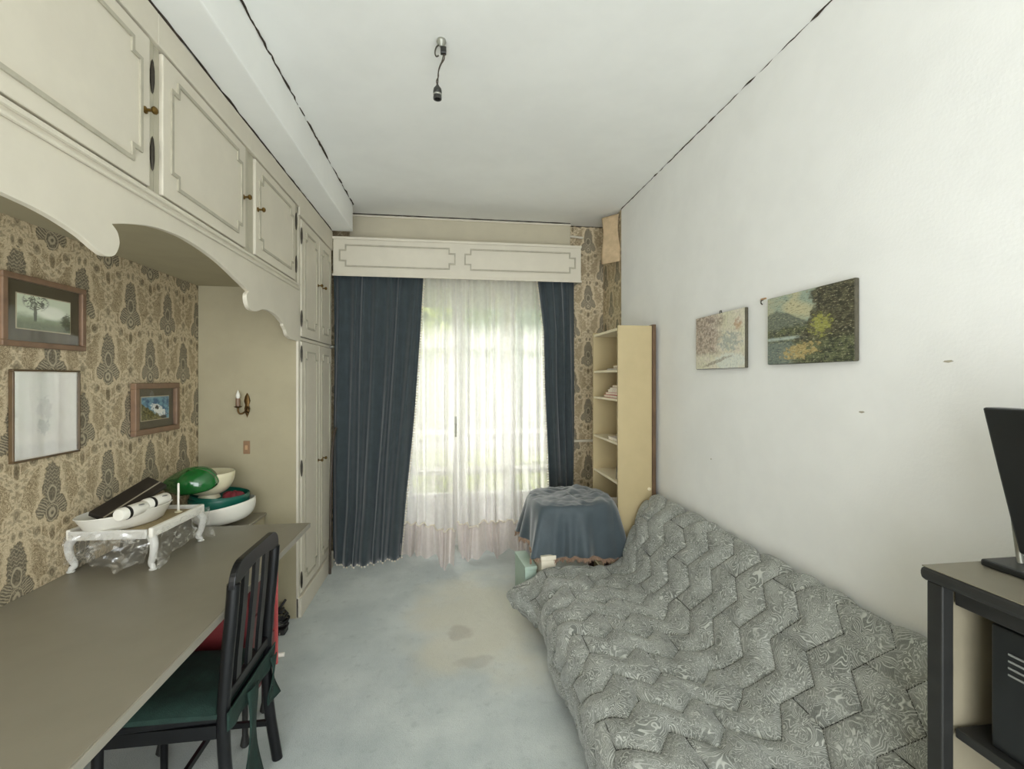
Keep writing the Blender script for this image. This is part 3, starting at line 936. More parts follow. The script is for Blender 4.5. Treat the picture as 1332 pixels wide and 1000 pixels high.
# ------------------------------------------------------------------ bookcase
bk = thing('bookcase', (1.33, 3.5, 0), 'tall narrow cream bookcase against the right wall behind the sofa', 'bookcase')
BX0, BX1, BY0, BY1, BZ = 1.205, 1.462, 3.2, 3.795, 1.99
MB().box(BX0, BX1, BY0, BY0 + .02, 0, BZ).build('side_panel', 'bookcase_cream', bk, bevel=.002)
MB().box(BX0, BX1, BY1 - .02, BY1, 0, BZ).build('side_panel', 'bookcase_cream', bk, bevel=.002)
MB().box(BX1, BX1 + .028, BY0 - .012, BY1, 0, BZ + .008).build('back_panel', 'bookcase_back', bk, bevel=.004)
SH = [.09, .47, .85, 1.136, 1.456, 1.67]
for z in SH + [BZ - .02]:
    MB().box(BX0 + .004, BX1, BY0 + .02, BY1 - .02, z - .018 if z < 1.9 else z - .015, z if z < 1.9 else z + .005).build('shelf', 'bookcase_edge', bk, bevel=.001)
MB().lathe([(.012, 0), (.012, .012), (.006, .016)], 10, (BX0 + .235, BY0, .80), Matrix.Rotation(PI / 2, 4, 'X')).build('screw_cap', 'bookcase_edge', bk, smooth=40)

def book(name, x0, x1, y0, y1, z, t, cover, label, group, rot=0.0, cat='book', tilt=0.0):
    cx_, cy_ = (x0 + x1) / 2, (y0 + y1) / 2
    b_ = thing(name, (cx_, cy_, z), label, cat, group)
    mt = Matrix.Translation((cx_, cy_, z)) @ Matrix.Rotation(rot, 4, 'Z') @ Matrix.Rotation(tilt, 4, 'X')
    hx, hy = (x1 - x0) / 2, (y1 - y0) / 2
    cv = MB().box(-hx, hx, -hy, hy, 0, .0025, mt).box(-hx, hx, -hy, hy, t - .0025, t, mt).box(hx - .003, hx, -hy, hy, .0025, t - .0025, mt)
    cv.build('cover', cover, b_)
    MB().box(-hx + .004, hx - .003, -hy + .004, hy - .004, .0025, t - .0025, mt).build('page_block', 'paper', b_)
    return b_
g = 'books stacked on the second shelf of the bookcase'
z = 1.4565
for i, (cv, t, lab) in enumerate((('book_red', .022, 'red book at the bottom of the stack on the second shelf'), ('book_pink', .018, 'pink book second from the bottom of the shelf stack'), ('book_white', .022, 'white book in the middle of the shelf stack'), ('book_white', .016, 'thin white book under the tan one in the shelf stack'), ('book_tan', .018, 'tan book topmost of the stack on the second shelf'))):
    book('book', 1.225 + .006 * (i % 3), 1.405, 3.235 + .004 * i, 3.60 - .05 * i, z, t, cv, lab, g, rot=.05 * ((i % 3) - 1))
    z += t + .0005
g = 'booklets on the top shelf of the bookcase'
book('booklet', 1.225, 1.38, 3.24, 3.48, 1.6705, .012, 'book_dark', 'dark booklet lying flat on the top shelf', g, rot=.1)
book('booklet', 1.24, 1.39, 3.25, 3.42, 1.683, .022, 'book_tan', 'tan booklet on top of the dark one on the top shelf', g, rot=-.08)
book('booklet', 1.225, 1.38, 3.23, 3.47, 1.1365, .02, 'book_white', 'white booklet lying alone on the third shelf', 'booklets on the lower shelves of the bookcase')
for i, (cv, lab) in enumerate((('book_white', 'white book leaning on the fourth shelf, next to the side panel'), ('book_dark', 'dark book leaning against the white one on the fourth shelf'))):
    b_ = thing('book', (1.3, 3.26 + .03 * i, .851), lab, 'book', 'books leaning on the fourth shelf')
    mt = Matrix.Translation((1.3, 3.252 + .038 * i, .852)) @ Matrix.Rotation(.12 + .04 * i, 4, 'X')
    MB().box(-.07, .07, 0, .003, 0, .2, mt).box(-.07, .07, .019, .022, 0, .2, mt).box(.067, .07, .003, .019, 0, .2, mt).build('cover', cv, b_)
    MB().box(-.066, .067, .003, .019, .003, .197, mt).build('page_block', 'paper', b_)
g = 'magazines piled on the low shelf of the bookcase'
z = .4705
names = ['lowest', 'second', 'third', 'fourth', 'fifth', 'sixth', 'seventh', 'eighth', 'ninth']
for i in range(9):
    t = [.03, .022, .03, .018, .026, .02, .024, .016, .02][i]
    cv = ['book_white', 'book_tan', 'book_white', 'book_pink', 'book_white', 'book_dark', 'book_white', 'book_tan', 'book_white'][i]
    lab = ('%s magazine from the bottom of the low shelf pile' % names[i]) if i else 'magazine at the bottom of the low shelf pile'
    book('magazine', 1.215, 1.39, 3.235, 3.55 - .012 * i, z, t, cv, lab, g, rot=.07 * math.sin(i * 2.3), cat='magazine')
    z += t + .0005

# ------------------------------------------------------------------ draped table at the end of the sofa
TX0, TX1, TY0, TY1, TZ = .60, 1.17, 3.07, 3.60, .735
tb = thing('side_table', ((TX0 + TX1) / 2, (TY0 + TY1) / 2, 0), 'small table hidden under the blue cloth at the end of the sofa', 'table')
sup = []
for k in range(48):
    a = 2 * PI * k / 48
    rb_ = (abs(math.cos(a) / ((TX1 - TX0) / 2)) ** 3.2 + abs(math.sin(a) / ((TY1 - TY0) / 2)) ** 3.2) ** (-1 / 3.2)
    sup.append(((TX0 + TX1) / 2 + rb_ * math.cos(a), (TY0 + TY1) / 2 + rb_ * math.sin(a)))
MB().prism(sup, lambda p: (p[0], p[1], TZ - .035), lambda p: (p[0], p[1], TZ - .008)).build('tabletop', 'wood_leg', tb, bevel=.003)
for x_ in (TX0 + .09, TX1 - .06):
    for y_ in (TY0 + .08, TY1 - .06):
        MB().box(x_ - .02, x_ + .02, y_ - .02, y_ + .02, 0, TZ - .036).build('leg', 'wood_leg', tb, bevel=.004)
cl = thing('table_cloth', ((TX0 + TX1) / 2, (TY0 + TY1) / 2, TZ), 'dark blue fringed cloth draped over the small table by the bookcase', 'tablecloth')
CXc, CYc = (TX0 + TX1) / 2, (TY0 + TY1) / 2
def cloth_pos(th, rr_):
    """th angle, rr_ 0..1 : 0..0.56 on the top, the rest hangs"""
    c_, s_ = math.cos(th), math.sin(th)
    ax_, ay_ = (TX1 - TX0) / 2 + .008, (TY1 - TY0) / 2 + .008
    p = 3.2
    rb = (abs(c_ / ax_) ** p + abs(s_ / ay_) ** p) ** (-1 / p)
    # squarish cloth: corners hang lower
    hang = .285 + .05 * abs(math.sin(2 * (th))) ** 2.5 + .045 * smoothst(0, -.8, s_) * smoothst(-.9, -.2, c_)
    wr = mnoise.noise(Vector((c_ * rr_ * 3.5, s_ * rr_ * 3.5, 4.2)))
    wr2 = mnoise.noise(Vector((c_ * rr_ * 8 + 3, s_ * rr_ * 8, 1.2)))
    if rr_ <= .56:
        t = rr_ / .56
        edge = smoothst(.75, 1, t)
        return Vector((CXc + c_ * rb * t, CYc + s_ * rb * t, TZ + .004 + .030 * max(0, wr + .2) * (1 - edge * .5) + .022 * abs(wr2) - .012 * edge * edge))
    t = (rr_ - .56) / .44
    h = hang * t
    fl_ = .05 * t + .040 * t * math.sin(8 * th + 1.2 + 1.0 * math.sin(2 * th)) + .022 * t * math.sin(17 * th + 2 * math.sin(3 * th))
    fl_ += .03 * t * abs(math.sin(2 * th)) ** 4 + .016 * (1 - t) * math.sin(min(1, t * 6) * PI / 2)
    fl_ = max(fl_, .004)
    if s_ < 0 and abs(c_) < .75: fl_ = .004 + (fl_ - .004) * .75
    ox = max(-9, min(1.30, CXc + c_ * (rb + fl_)))
    oy = CYc + s_ * (rb + fl_)
    if ox > 1.19 and oy > 3.17: ox = 1.193
    return Vector((ox, oy, TZ - .008 - h * .98 + .012 * t * wr2))
NT = 140
MB().grid(lambda u, v: tuple(cloth_pos(2 * PI * u, max(.0005, v))), NT, 54).build('cloth', 'cloth_blue', cl, smooth=180, solid=.003)
fg = MB()
for i in range(420):
    th = 2 * PI * i / 420
    p = cloth_pos(th, 1.0)
    d_ = .03 + .008 * math.sin(i * 7.1)
    fg.tube([(p.x, p.y, p.z + .004), (p.x + .003 * math.sin(i), p.y, p.z - d_ * .5), (p.x + .004 * math.sin(i * 3), p.y, p.z - d_)], [.003, .0035, .0015], 4)
f = fg.build('fringe', 'fringe_tan', cl)
f['kind'] = 'stuff'; f['label'] = 'tan tassel fringe along the hem'

bxs = thing('storage_box', (.64, 3.2, 0), 'cream carton standing under the draped table', 'box')
mt = Matrix.Translation((.658, 3.12, 0)) @ Matrix.Rotation(.10, 4, 'Z')
MB().box(-.06, .04, -.09, .2, .0, .385, mt).build('carton', 'box_white', bxs, bevel=.004)
MB().box(-.063, .043, -.093, .203, .386, .415, mt).build('lid', 'box_white', bxs, bevel=.004)
bxs = thing('storage_box', (.56, 3.2, 0), 'pale green carton beside the cream one under the draped table', 'box')
mt = Matrix.Translation((.53, 3.16, 0)) @ Matrix.Rotation(.1, 4, 'Z')
MB().box(-.035, .045, -.09, .2, .0, .31, mt).build('carton', 'box_green', bxs, bevel=.004)
MB().box(-.038, .048, -.093, .203, .311, .335, mt).build('lid', 'box_green', bxs, bevel=.003)

# ------------------------------------------------------------------ sofa and quilt
sf = thing('sofa_bed', (1.0, 1.95, 0), 'low sofa bed along the right wall, covered by the quilt', 'sofa')
SY0, SY1 = .96, 2.97
MB().box(.60, 1.38, SY0 + .02, SY1 - .03, .09, .20).build('base', 'sofa_fabric', sf, bevel=.015)
MB().box(.575, 1.30, SY0, SY1 - .01, .201, .335).build('seat_mattress', 'sofa_fabric', sf, bevel=.05, seg=4)
MB().prism([(1.185, .335), (1.28, .25), (1.475, .69), (1.46, .735), (1.41, .732), (1.378, .69)], lambda p: (p[0], SY0, p[1]), lambda p: (p[0], SY1 + .04, p[1])).build('backrest', 'sofa_fabric', sf, bevel=.03, seg=3)
for x_ in (.66, 1.3):
    for y_ in (SY0 + .12, SY1 - .16):
        MB().lathe([(.03, 0), (.035, .03), (.03, .09)], 14, (x_, y_, 0)).build('foot', 'stand_black', sf, smooth=40)

prof_q = catmull([(.545, .045), (.535, .12), (.530, .22), (.545, .30), (.585, .352), (.66, .372), (.80, .376), (.95, .366), (1.07, .358), (1.14, .378), (1.20, .455), (1.27, .575), (1.335, .685), (1.385, .755), (1.43, .785), (1.468, .778), (1.49, .735), (1.497, .66)], 10)
PL = [0.0]
for a, c in zip(prof_q, prof_q[1:]):
    PL.append(PL[-1] + math.dist(a, c))
def prof_at(s_):
    if s_ <= 0: return prof_q[0], (0.0, 1.0)
    for i in range(len(PL) - 1):
        if s_ <= PL[i + 1] or i == len(PL) - 2:
            t = (s_ - PL[i]) / max(1e-9, PL[i + 1] - PL[i])
            a, c = prof_q[i], prof_q[i + 1]
            dx, dz = c[0] - a[0], c[1] - a[1]
            l = math.hypot(dx, dz) or 1
            return (lerp(a[0], c[0], t), lerp(a[1], c[1], t)), (-dz / l, dx / l)
QROW, QPER, QAMP = .165, .215, .042
def tri(t):
    t = t - math.floor(t)
    return 1 - 4 * abs(t - .38) / (.76 if t < .38 else 1.24) if False else (-1 + 2 * t / .36 if t < .36 else 1 - 2 * (t - .36) / .64)
def stitch(s_, y):
    """distance to the nearest quilting line"""
    best = 9
    s2 = s_ + .012 * mnoise.noise(Vector((s_ * 3, y * 3, 9)))
    y2 = y + .012 * mnoise.noise(Vector((s_ * 3, y * 3, 2)))
    k0 = math.floor(y2 / QROW)
    for k in (k0 - 1, k0, k0 + 1, k0 + 2):
        ph = .22 * k
        sl = 2 * QAMP / (.5 * QPER)
        d_ = abs(y2 - (k * QROW + QAMP * tri(s2 / QPER + ph))) / math.sqrt(1 + sl * sl)
        best = min(best, d_)
    # short joins between rows
    k = k0
    for k in (k0 - 1, k0):
        ph = .22 * k
        j = round(s2 / QPER + ph - .36)
        sx = (j + .36 - ph) * QPER
        ya = k * QROW + QAMP
        yb = (k + 1) * QROW - QAMP
        if (j + k) % 2 == 0 and ya - .005 < y2 < (k + 1) * QROW + QAMP * tri(sx / QPER + .22 * (k + 1)) + .005:
            best = min(best, abs(s2 - sx))
    return best
QL = PL[-1]
QY0, QY1 = .94, 3.02
NS, NY = 280, 400
def qpos(s_, y, lift=0.0):
    (x, z), (nx, nz) = prof_at(s_)
    d_ = stitch(s_, y)
    puff = .017 * (1 - math.exp(-d_ / .011)) + .010 * min(1, d_ / .06) - .014 + lift
    wv = .010 * mnoise.noise(Vector((s_ * 2.2, y * 2.2, 0))) + .003 * mnoise.noise(Vector((s_ * 7, y * 7, 5)))
    drop = smoothst(.30, 0.0, s_)
    end = smoothst(2.70, 2.99, y)                       # the far front corner flares out
    fx = -.15 * end ** 1.4 * drop ** .8 - .012 * drop * math.sin(y * 9)
    fz = .03 * drop * math.sin(y * 5.3) ** 2 + .10 * drop * end ** 1.4
    endr = smoothst(QY1 - .10, QY1, y)
    q = Vector((x + nx * (puff + wv) + fx, y + .03 * end * drop, z + nz * (puff + wv) + fz - .035 * endr * endr * (1 - drop)))
    q.y += .13 * smoothst(.72, 1.35, s_) * smoothst(2.2, 3.02, y)
    q.x = min(q.x, 1.503)
    q.z = max(q.z, .012)
    return q
qv = []; quv = []
for j in range(NY + 1):
    y = lerp(QY0, QY1, j / NY)
    for i in range(NS + 1):
        s_ = QL * i / NS
        qv.append(tuple(qpos(s_, y))); quv.append((s_, y))
qf = [(j * (NS + 1) + i, j * (NS + 1) + i + 1, (j + 1) * (NS + 1) + i + 1, (j + 1) * (NS + 1) + i) for j in range(NY) for i in range(NS)]
mb = MB(); mb.add(qv, qf)
qroot = thing('quilted_bedspread', (1.0, 1.98, 0), 'grey paisley quilt with zigzag seams spread over the sofa', 'quilt')
qt = mb.build('quilt_cover', ['quilt_print', 'quilt_lining'], qroot, smooth=180, fix=False)
uvl = qt.data.uv_layers.new(name='UVMap')
li = [0] * len(qt.data.loops)
qt.data.loops.foreach_get('vertex_index', li)
flat = []
for q in li: flat += quv[q]
uvl.data.foreach_set('uv', flat)
md = qt.modifiers.new('solid', 'SOLIDIFY'); md.thickness = .010; md.offset = -1; md.material_offset = 1; md.material_offset_rim = 1
# dark thread tubes along every seam, putting shade into the grooves
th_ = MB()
def unwarp(s2, y2):
    s_, y = s2, y2
    for _ in range(3):
        s_ = s2 - .012 * mnoise.noise(Vector((s_ * 3, y * 3, 9)))
        y = y2 - .012 * mnoise.noise(Vector((s_ * 3, y * 3, 2)))
    return s_, y
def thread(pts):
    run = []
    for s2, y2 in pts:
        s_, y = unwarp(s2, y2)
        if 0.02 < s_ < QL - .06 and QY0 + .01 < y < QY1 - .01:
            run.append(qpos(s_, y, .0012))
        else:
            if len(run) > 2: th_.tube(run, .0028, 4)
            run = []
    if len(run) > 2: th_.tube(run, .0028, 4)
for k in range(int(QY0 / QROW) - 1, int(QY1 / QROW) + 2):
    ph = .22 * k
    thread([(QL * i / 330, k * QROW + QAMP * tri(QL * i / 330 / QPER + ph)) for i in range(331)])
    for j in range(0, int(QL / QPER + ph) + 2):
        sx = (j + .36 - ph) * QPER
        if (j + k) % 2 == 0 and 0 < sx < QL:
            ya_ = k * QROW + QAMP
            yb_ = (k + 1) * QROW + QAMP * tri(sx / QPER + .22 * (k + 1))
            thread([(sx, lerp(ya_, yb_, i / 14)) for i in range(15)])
tho = th_.build('shade_stitching', 'groove_shade_thread', qroot, smooth=180, fix=False)
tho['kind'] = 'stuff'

# ------------------------------------------------------------------ pictures on the right wall
def canvas(name, y0, y1, z0, z1, mat, label, tilt=0.0):
    c = thing(name, (XR, (y0 + y1) / 2, z0), label, 'painting', 'unframed paintings on the right wall')
    h_, w_ = z1 - z0, y1 - y0
    body = MB().box(-.022, -.003, -w_ / 2, w_ / 2, -h_ / 2, h_ / 2)
    o = body.build('stretcher', 'canvas_edge', None, loc=(0, 0, 0), bevel=.004)
    o.parent = c; o.location = (0, 0, h_ / 2)
    o = MB().grid(lambda u, v: (-.0235, lerp(-w_ / 2 + .002, w_ / 2 - .002, u), lerp(-h_ / 2 + .002, h_ / 2 - .002, v)), 4, 4).build('canvas_face', mat, None, loc=(0, 0, 0), solid=.001)
    o.parent = c; o.location = (0, 0, h_ / 2)
    return c
c = canvas('canvas_painting', 2.165, 2.635, 1.658, 1.967, 'pic_autumn', 'smaller-looking pale autumn painting nearer the bookcase')
MB().tube([(1.498, 2.385, 1.967), (1.498, 2.39, 1.982), (1.498, 2.40, 1.982), (1.498, 2.405, 1.967)], .0025, 6).build('hanging_ring', 'wire_dark', c)
canvas('canvas_painting', 1.523, 1.996, 1.667, 1.977, 'pic_forest', 'dark woodland and lake painting nearer the television')
nl = thing('wall_hook', (XR, 2.057, 1.955), 'small bent hook on the wall between the two paintings', 'hook')
MB().tube([(XR, 2.06, 1.985), (XR - .012, 2.058, 1.98), (XR - .016, 2.053, 1.968), (XR - .010, 2.05, 1.96)], .003, 6).build('nail', 'wire_dark', nl)
MB().box(XR - .006, XR, 2.035, 2.07, 1.985, 1.992).build('paper_scrap', 'book_tan', nl)

# ------------------------------------------------------------------ framed pictures on the papered wall
def framed(label, y0, y1, z0, z1, fw_, mat_w, frame, matb, pic, glass, depth=.022):
    c = thing('framed_picture', (XL, (y0 + y1) / 2, z0), label, 'picture', 'framed pictures on the damask wall')
    X0 = XL + .002
    f = MB()
    f.box(X0, X0 + depth, y0, y1, z0, z0 + fw_).box(X0, X0 + depth, y0, y1, z1 - fw_, z1).box(X0, X0 + depth, y0, y0 + fw_, z0 + fw_, z1 - fw_).box(X0, X0 + depth, y1 - fw_, y1, z0 + fw_, z1 - fw_)
    f.build('frame', frame, c, bevel=.003)
    MB().box(X0, X0 + .006, y0 + fw_, y1 - fw_, z0 + fw_, z1 - fw_).build('mat_board', matb, c)
    a0, a1, b0, b1 = y0 + fw_ + mat_w, y1 - fw_ - mat_w, z0 + fw_ + mat_w, z1 - fw_ - mat_w
    if mat_w > .01:
        MB().box(X0 + .006, X0 + .0072, a0 - .004, a1 + .004, b0 - .004, b1 + .004).build('mat_bevel', 'mat_light', c)
    h_, w_ = b1 - b0, a1 - a0
    o = MB().box(0, .001, -w_ / 2, w_ / 2, -h_ / 2, h_ / 2).build('print', pic, None, loc=(0, 0, 0))
    o.parent = c; o.location = (.0095, (a0 + a1) / 2 - c.location.y, (b0 + b1) / 2 - z0)
    MB().box(X0 + .011, X0 + .013, y0 + fw_, y1 - fw_, z0 + fw_, z1 - fw_).build('glass', glass, c)
    return c
framed('framed print of a bare tree in a wide brown mount, topmost on the damask wall', 1.90, 2.289, 1.723, 1.997, .022, .05, 'wood_frame', 'mat_board', 'pic_tree', 'picture_glass')
framed('thin-framed pale portrait with glare on its glass, under the tree print', 1.945, 2.262, 1.283, 1.637, .008, .006, 'wood_frame_dark', 'mat_light', 'pic_portrait', 'portrait_glass', .018)
framed('small framed seascape with blue water and white surf above the bowls', 2.605, 2.994, 1.303, 1.578, .03, .045, 'wood_frame', 'mat_board', 'pic_coast', 'picture_glass', .028)

# ------------------------------------------------------------------ wall lamp and switch on the cupboard side
sn = thing('wall_sconce', (-1.325, 3.25, 1.35), 'small brass candle sconce on the side of the tall cupboard', 'wall lamp')
bp = MB()
bp.lathe([(1e-4, 0), (.004, .012), (.012, .03), (.018, .06), (.012, .085), (.02, .11), (.014, .14), (.004, .16), (1e-4, .165)], 12, (-1.322, 3.244, 1.345), Matrix.Diagonal((1, .4, 1, 1)))
bp.build('back_plate', 'brass_dark', sn, smooth=60)
MB().tube(catmull([(-1.322, 3.24, 1.41), (-1.326, 3.215, 1.385), (-1.345, 3.20, 1.375), (-1.356, 3.195, 1.39), (-1.358, 3.195, 1.415)], 5), .006, 8).build('arm', 'brass_dark', sn, smooth=60)
MB().tube(catmull([(-1.318, 3.238, 1.42), (-1.305, 3.225, 1.405), (-1.300, 3.22, 1.39), (-1.312, 3.225, 1.38), (-1.32, 3.235, 1.385)], 5), .004, 6).build('scroll', 'brass_dark', sn, smooth=60)
MB().lathe([(.006, 0), (.022, .008), (.024, .012), (.010, .014)], 14, (-1.358, 3.195, 1.412)).build('drip_pan', 'brass_dark', sn, smooth=40)
MB().lathe([(.014, 0), (.014, .05), (.011, .052)], 14, (-1.358, 3.195, 1.424)).build('candle_sleeve', 'wood_frame', sn, smooth=40)
MB().lathe([(.009, 0), (.013, .014), (.011, .028), (.004, .045), (1e-4, .055)], 12, (-1.358, 3.195, 1.476)).build('bulb', 'white_plastic', sn, smooth=60)
sw = thing('light_switch', (-1.325, 3.25, 1.105), 'small brown switch plate below the brass sconce', 'switch')
MB().box(-1.346, -1.306, 3.243, 3.2495, 1.107, 1.193).build('plate', 'switch_brown', sw, bevel=.002)
MB().box(-1.334, -1.318, 3.238, 3.2425, 1.135, 1.165).build('rocker', 'book_tan', sw, bevel=.002)

# ------------------------------------------------------------------ desk
DZ, DX, DY1 = .77, -.805, 2.80
dk = thing('desk', ((XL + DX) / 2, 1.2, 0), 'long grey built-in desk top along the damask wall', 'desk')
MB().box(XL + .002, DX, -.4, DY1, DZ - .028, DZ).build('desk_top', 'desk_top', dk, bevel=.003)
MB().box(DX, DX + .006, -.4, DY1 + .006, DZ - .028, DZ - .001).build('edge_strip', 'desk_edge', dk, bevel=.002)
MB().box(XL + .002, DX, DY1, DY1 + .006, DZ - .030, DZ - .001).build('edge_strip', 'desk_edge', dk, bevel=.002)
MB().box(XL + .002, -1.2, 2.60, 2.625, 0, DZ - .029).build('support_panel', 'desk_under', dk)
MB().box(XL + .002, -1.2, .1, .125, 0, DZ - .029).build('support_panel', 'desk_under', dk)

# red drawer unit under the desk
rc = thing('drawer_unit', (-1.05, 2.27, 0), 'red drawer unit under the desk behind the slatted chair', 'drawers')
MB().box(-1.25, -.862, 2.12, 2.395, .20, .735).build('body', 'red_paint', rc, bevel=.006)
for z0, z1 in ((.215, .38), (.39, .555), (.565, .725)):
    d_ = MB().box(-.8615, -.845, 2.13, 2.383, z0, z1).build('drawer', 'red_paint', rc, bevel=.004)
    MB().box(-.8445, -.832, 2.21, 2.31, (z0 + z1) / 2 - .006, (z0 + z1) / 2 + .006).build('handle', 'steel', d_, bevel=.003)
MB().box(-.8615, -.838, 2.396, 2.41, .20, .735).build('edge_strip', 'red_light', rc, bevel=.003)
MB().box(-1.25, -.845, 2.411, 2.43, .22, .735).build('side_board', 'brown_panel', rc, bevel=.003)
for x_ in (-1.22, -.885):
    for y_ in (2.15, 2.36):
        MB().lathe([(.014, 0), (.02, .01), (.012, .05), (.012, .199)], 10, (x_, y_, 0)).build('foot', 'stand_black', rc, smooth=40)
MB().tube([(-.86, 2.42, .232), (-.815, 2.425, .232)], .010, 10).build('end_cap', 'white_plastic', rc, smooth=40)

# dark bits on the floor by the cupboard
jb = thing('cable_coil', (-1.08, 3.15, 0), 'coil of black cable and plugs on the floor by the tall cupboard', 'cable')
pts = []
for i in range(90):
    a = i * .42
    pts.append((-1.09 + (.055 + .012 * math.sin(i * .31)) * math.cos(a), 3.13 + (.06 + .01 * math.sin(i * .53)) * math.sin(a), .012 + .0011 * i + .006 * math.sin(i * 1.7)))
MB().tube(pts, .006, 6).build('cable', 'black_soft', jb, smooth=60)
MB().box(-1.07, -1.02, 3.04, 3.11, .001, .035).build('plug', 'black_soft', jb, bevel=.006)
MB().box(-1.05, -1.045, 3.028, 3.036, .012, .024).build('plug_pin', 'steel', jb)
MB().tube([(-1.10, 3.10, .12), (-1.06, 3.09, .16), (-1.04, 3.12, .19)], .008, 6).build('cable_end', 'black_soft', jb, smooth=60)
MB().box(-1.13, -1.05, 3.08, 3.14, .112, .135).build('adapter', 'black_soft', jb, bevel=.006)

# ------------------------------------------------------------------ slatted chair
ch = thing('slatted_chair', (-.95, 1.9, 0), 'black wooden chair with a slatted back pushed under the desk', 'chair')
CXb = -.765
ya, yb = 1.69, 2.06
def backx(z): return CXb + .035 * smoothst(.42, .98, z)
for y in (ya, yb):
    pts = [(CXb + .045, y, 0), (CXb + .012, y, .22), (CXb, y, .42), (backx(.6), y, .6), (backx(.8), y, .8), (backx(.9), y, .90)]
    MB().tube(catmull(pts, 4), [.017] * 21, 10, sy=1.25).build('rear_leg', 'chair_black', ch, smooth=50)
cr = []
for k in range(9):
    a = PI / 2 * k / 8
    cr.append((backx(.96), ya + .07 - .07 * math.cos(a), .89 + .07 * math.sin(a)))
for k in range(9):
    a = PI / 2 * k / 8
    cr.append((backx(.96), yb - .07 + .07 * math.sin(a), .96 - .07 + .07 * math.cos(a)))
prof_c = []
outer = [(q[1], q[2]) for q in cr]
inner = [(ya + .018 + (yb - ya - .036) * i / 12, .893 + .022 * math.sin(PI * i / 12)) for i in range(12, -1, -1)]
outer = [(ya - .018, .885)] + [(y - .018 * (1 if y < 1.9 else -1), z + .010) for y, z in outer] + [(yb + .018, .885)]
MB().prism(outer + inner, lambda p: (backx(p[1]) - .011, p[0], p[1]), lambda p: (backx(p[1]) + .011, p[0], p[1])).build('crest_rail', 'chair_black', ch, bevel=.003)
for k in range(3):
    y = ya + (yb - ya) * (k + 1) / 4
    zs = [.50, .6, .7, .8, .92]
    s_ = MB()
    for z0, z1 in zip(zs, zs[1:]):
        s_.add([(backx(z0) - .006, y - .019, z0), (backx(z0) - .006, y + .019, z0), (backx(z0) + .006, y + .019, z0), (backx(z0) + .006, y - .019, z0), (backx(z1) - .006, y - .019, z1), (backx(z1) - .006, y + .019, z1), (backx(z1) + .006, y + .019, z1), (backx(z1) + .006, y - .019, z1)], [(0, 1, 5, 4), (1, 2, 6, 5), (2, 3, 7, 6), (3, 0, 4, 7)])
    s_.build('slat', 'chair_black', ch, fix=False)
MB().box(backx(.5) - .011, backx(.5) + .011, ya + .012, yb - .012, .488, .525).build('lower_rail', 'chair_black', ch, bevel=.003)
MB().prism([(CXb + .012, ya + .005), (CXb + .012, yb - .005), (-1.17, yb + .015), (-1.19, yb - .02), (-1.19, ya + .02), (-1.17, ya - .015)], lambda p: (p[0], p[1], .425), lambda p: (p[0], p[1], .447)).build('seat', 'chair_black', ch, bevel=.005)
for y in (ya + .005, yb - .005):
    MB().tube([(-1.155, y, 0), (-1.155, y, .424)], [.013, .018], 10).build('front_leg', 'chair_black', ch, smooth=50)
    MB().bar((CXb - .005, y, .40), (-1.15, y, .40), .018, .045).build('seat_rail', 'chair_black', ch)
    MB().bar((CXb + .008, y, .16), (-1.15, y, .16), .014, .022).build('stretcher', 'chair_black', ch)
MB().bar((CXb - .002, ya, .40), (CXb - .002, yb, .40), .018, .045).build('seat_rail', 'chair_black', ch)
MB().bar((-.96, ya + .005, .16), (-.96, yb - .005, .16), .014, .022).build('stretcher', 'chair_black', ch)
cu = thing('seat_cushion', (-.97, 1.9, .448), 'dark green tie-on cushion on the slatted chair', 'cushion')
def cush(u, v):
    return None
cm = MB()
def cpos(u, v, top):
    x = lerp(CXb - .005, -1.2, u); y = lerp(ya - .01, yb + .01, v)
    e = (1 - (2 * u - 1) ** 8) * (1 - (2 * v - 1) ** 8)
    return (x, y, .449 + (.016 + .030 * e + .004 * mnoise.noise(Vector((x * 14, y * 14, 0))) if top else .0))
cm.grid(lambda u, v: cpos(u, v, True), 24, 24)
cm.grid(lambda u, v: cpos(u, v, False), 24, 24)
for side in range(4):
    pa = []
    for k in range(25):
        t = k / 24
        u, v = ((t, 0), (1, t), (1 - t, 1), (0, 1 - t))[side]
        pa.append((u, v))
    cm.grid(lambda a, b_: cpos(*pa[int(round(a * 24))], b_ > .5), 24, 1)
cm.build('pad', 'green_cloth', cu, smooth=60)
# skirt round the rear and hanging ties
sk = MB()
def skp(u, v):
    y = lerp(ya - .03, yb + .03, u)
    return (CXb + .026 + .006 * math.sin(u * 17) * v, y, .478 - v * (.06 + .02 * math.sin(u * PI)))
sk.grid(skp, 30, 6)
sk.build('rear_band', 'green_cloth', cu, smooth=180, solid=.004)
for y0, w0, l in ((1.83, .10, .42), (2.03, .06, .20)):
    tm = MB()
    tm.grid(lambda u, v: (CXb + .034 + .012 * math.sin(v * 5 + u * 2), y0 + (u - .5) * w0 * (0.7 + .8 * v) + .03 * v, .455 - l * v), 6, 14)
    tm.build('tie', 'green_cloth', cu, smooth=180, solid=.004)

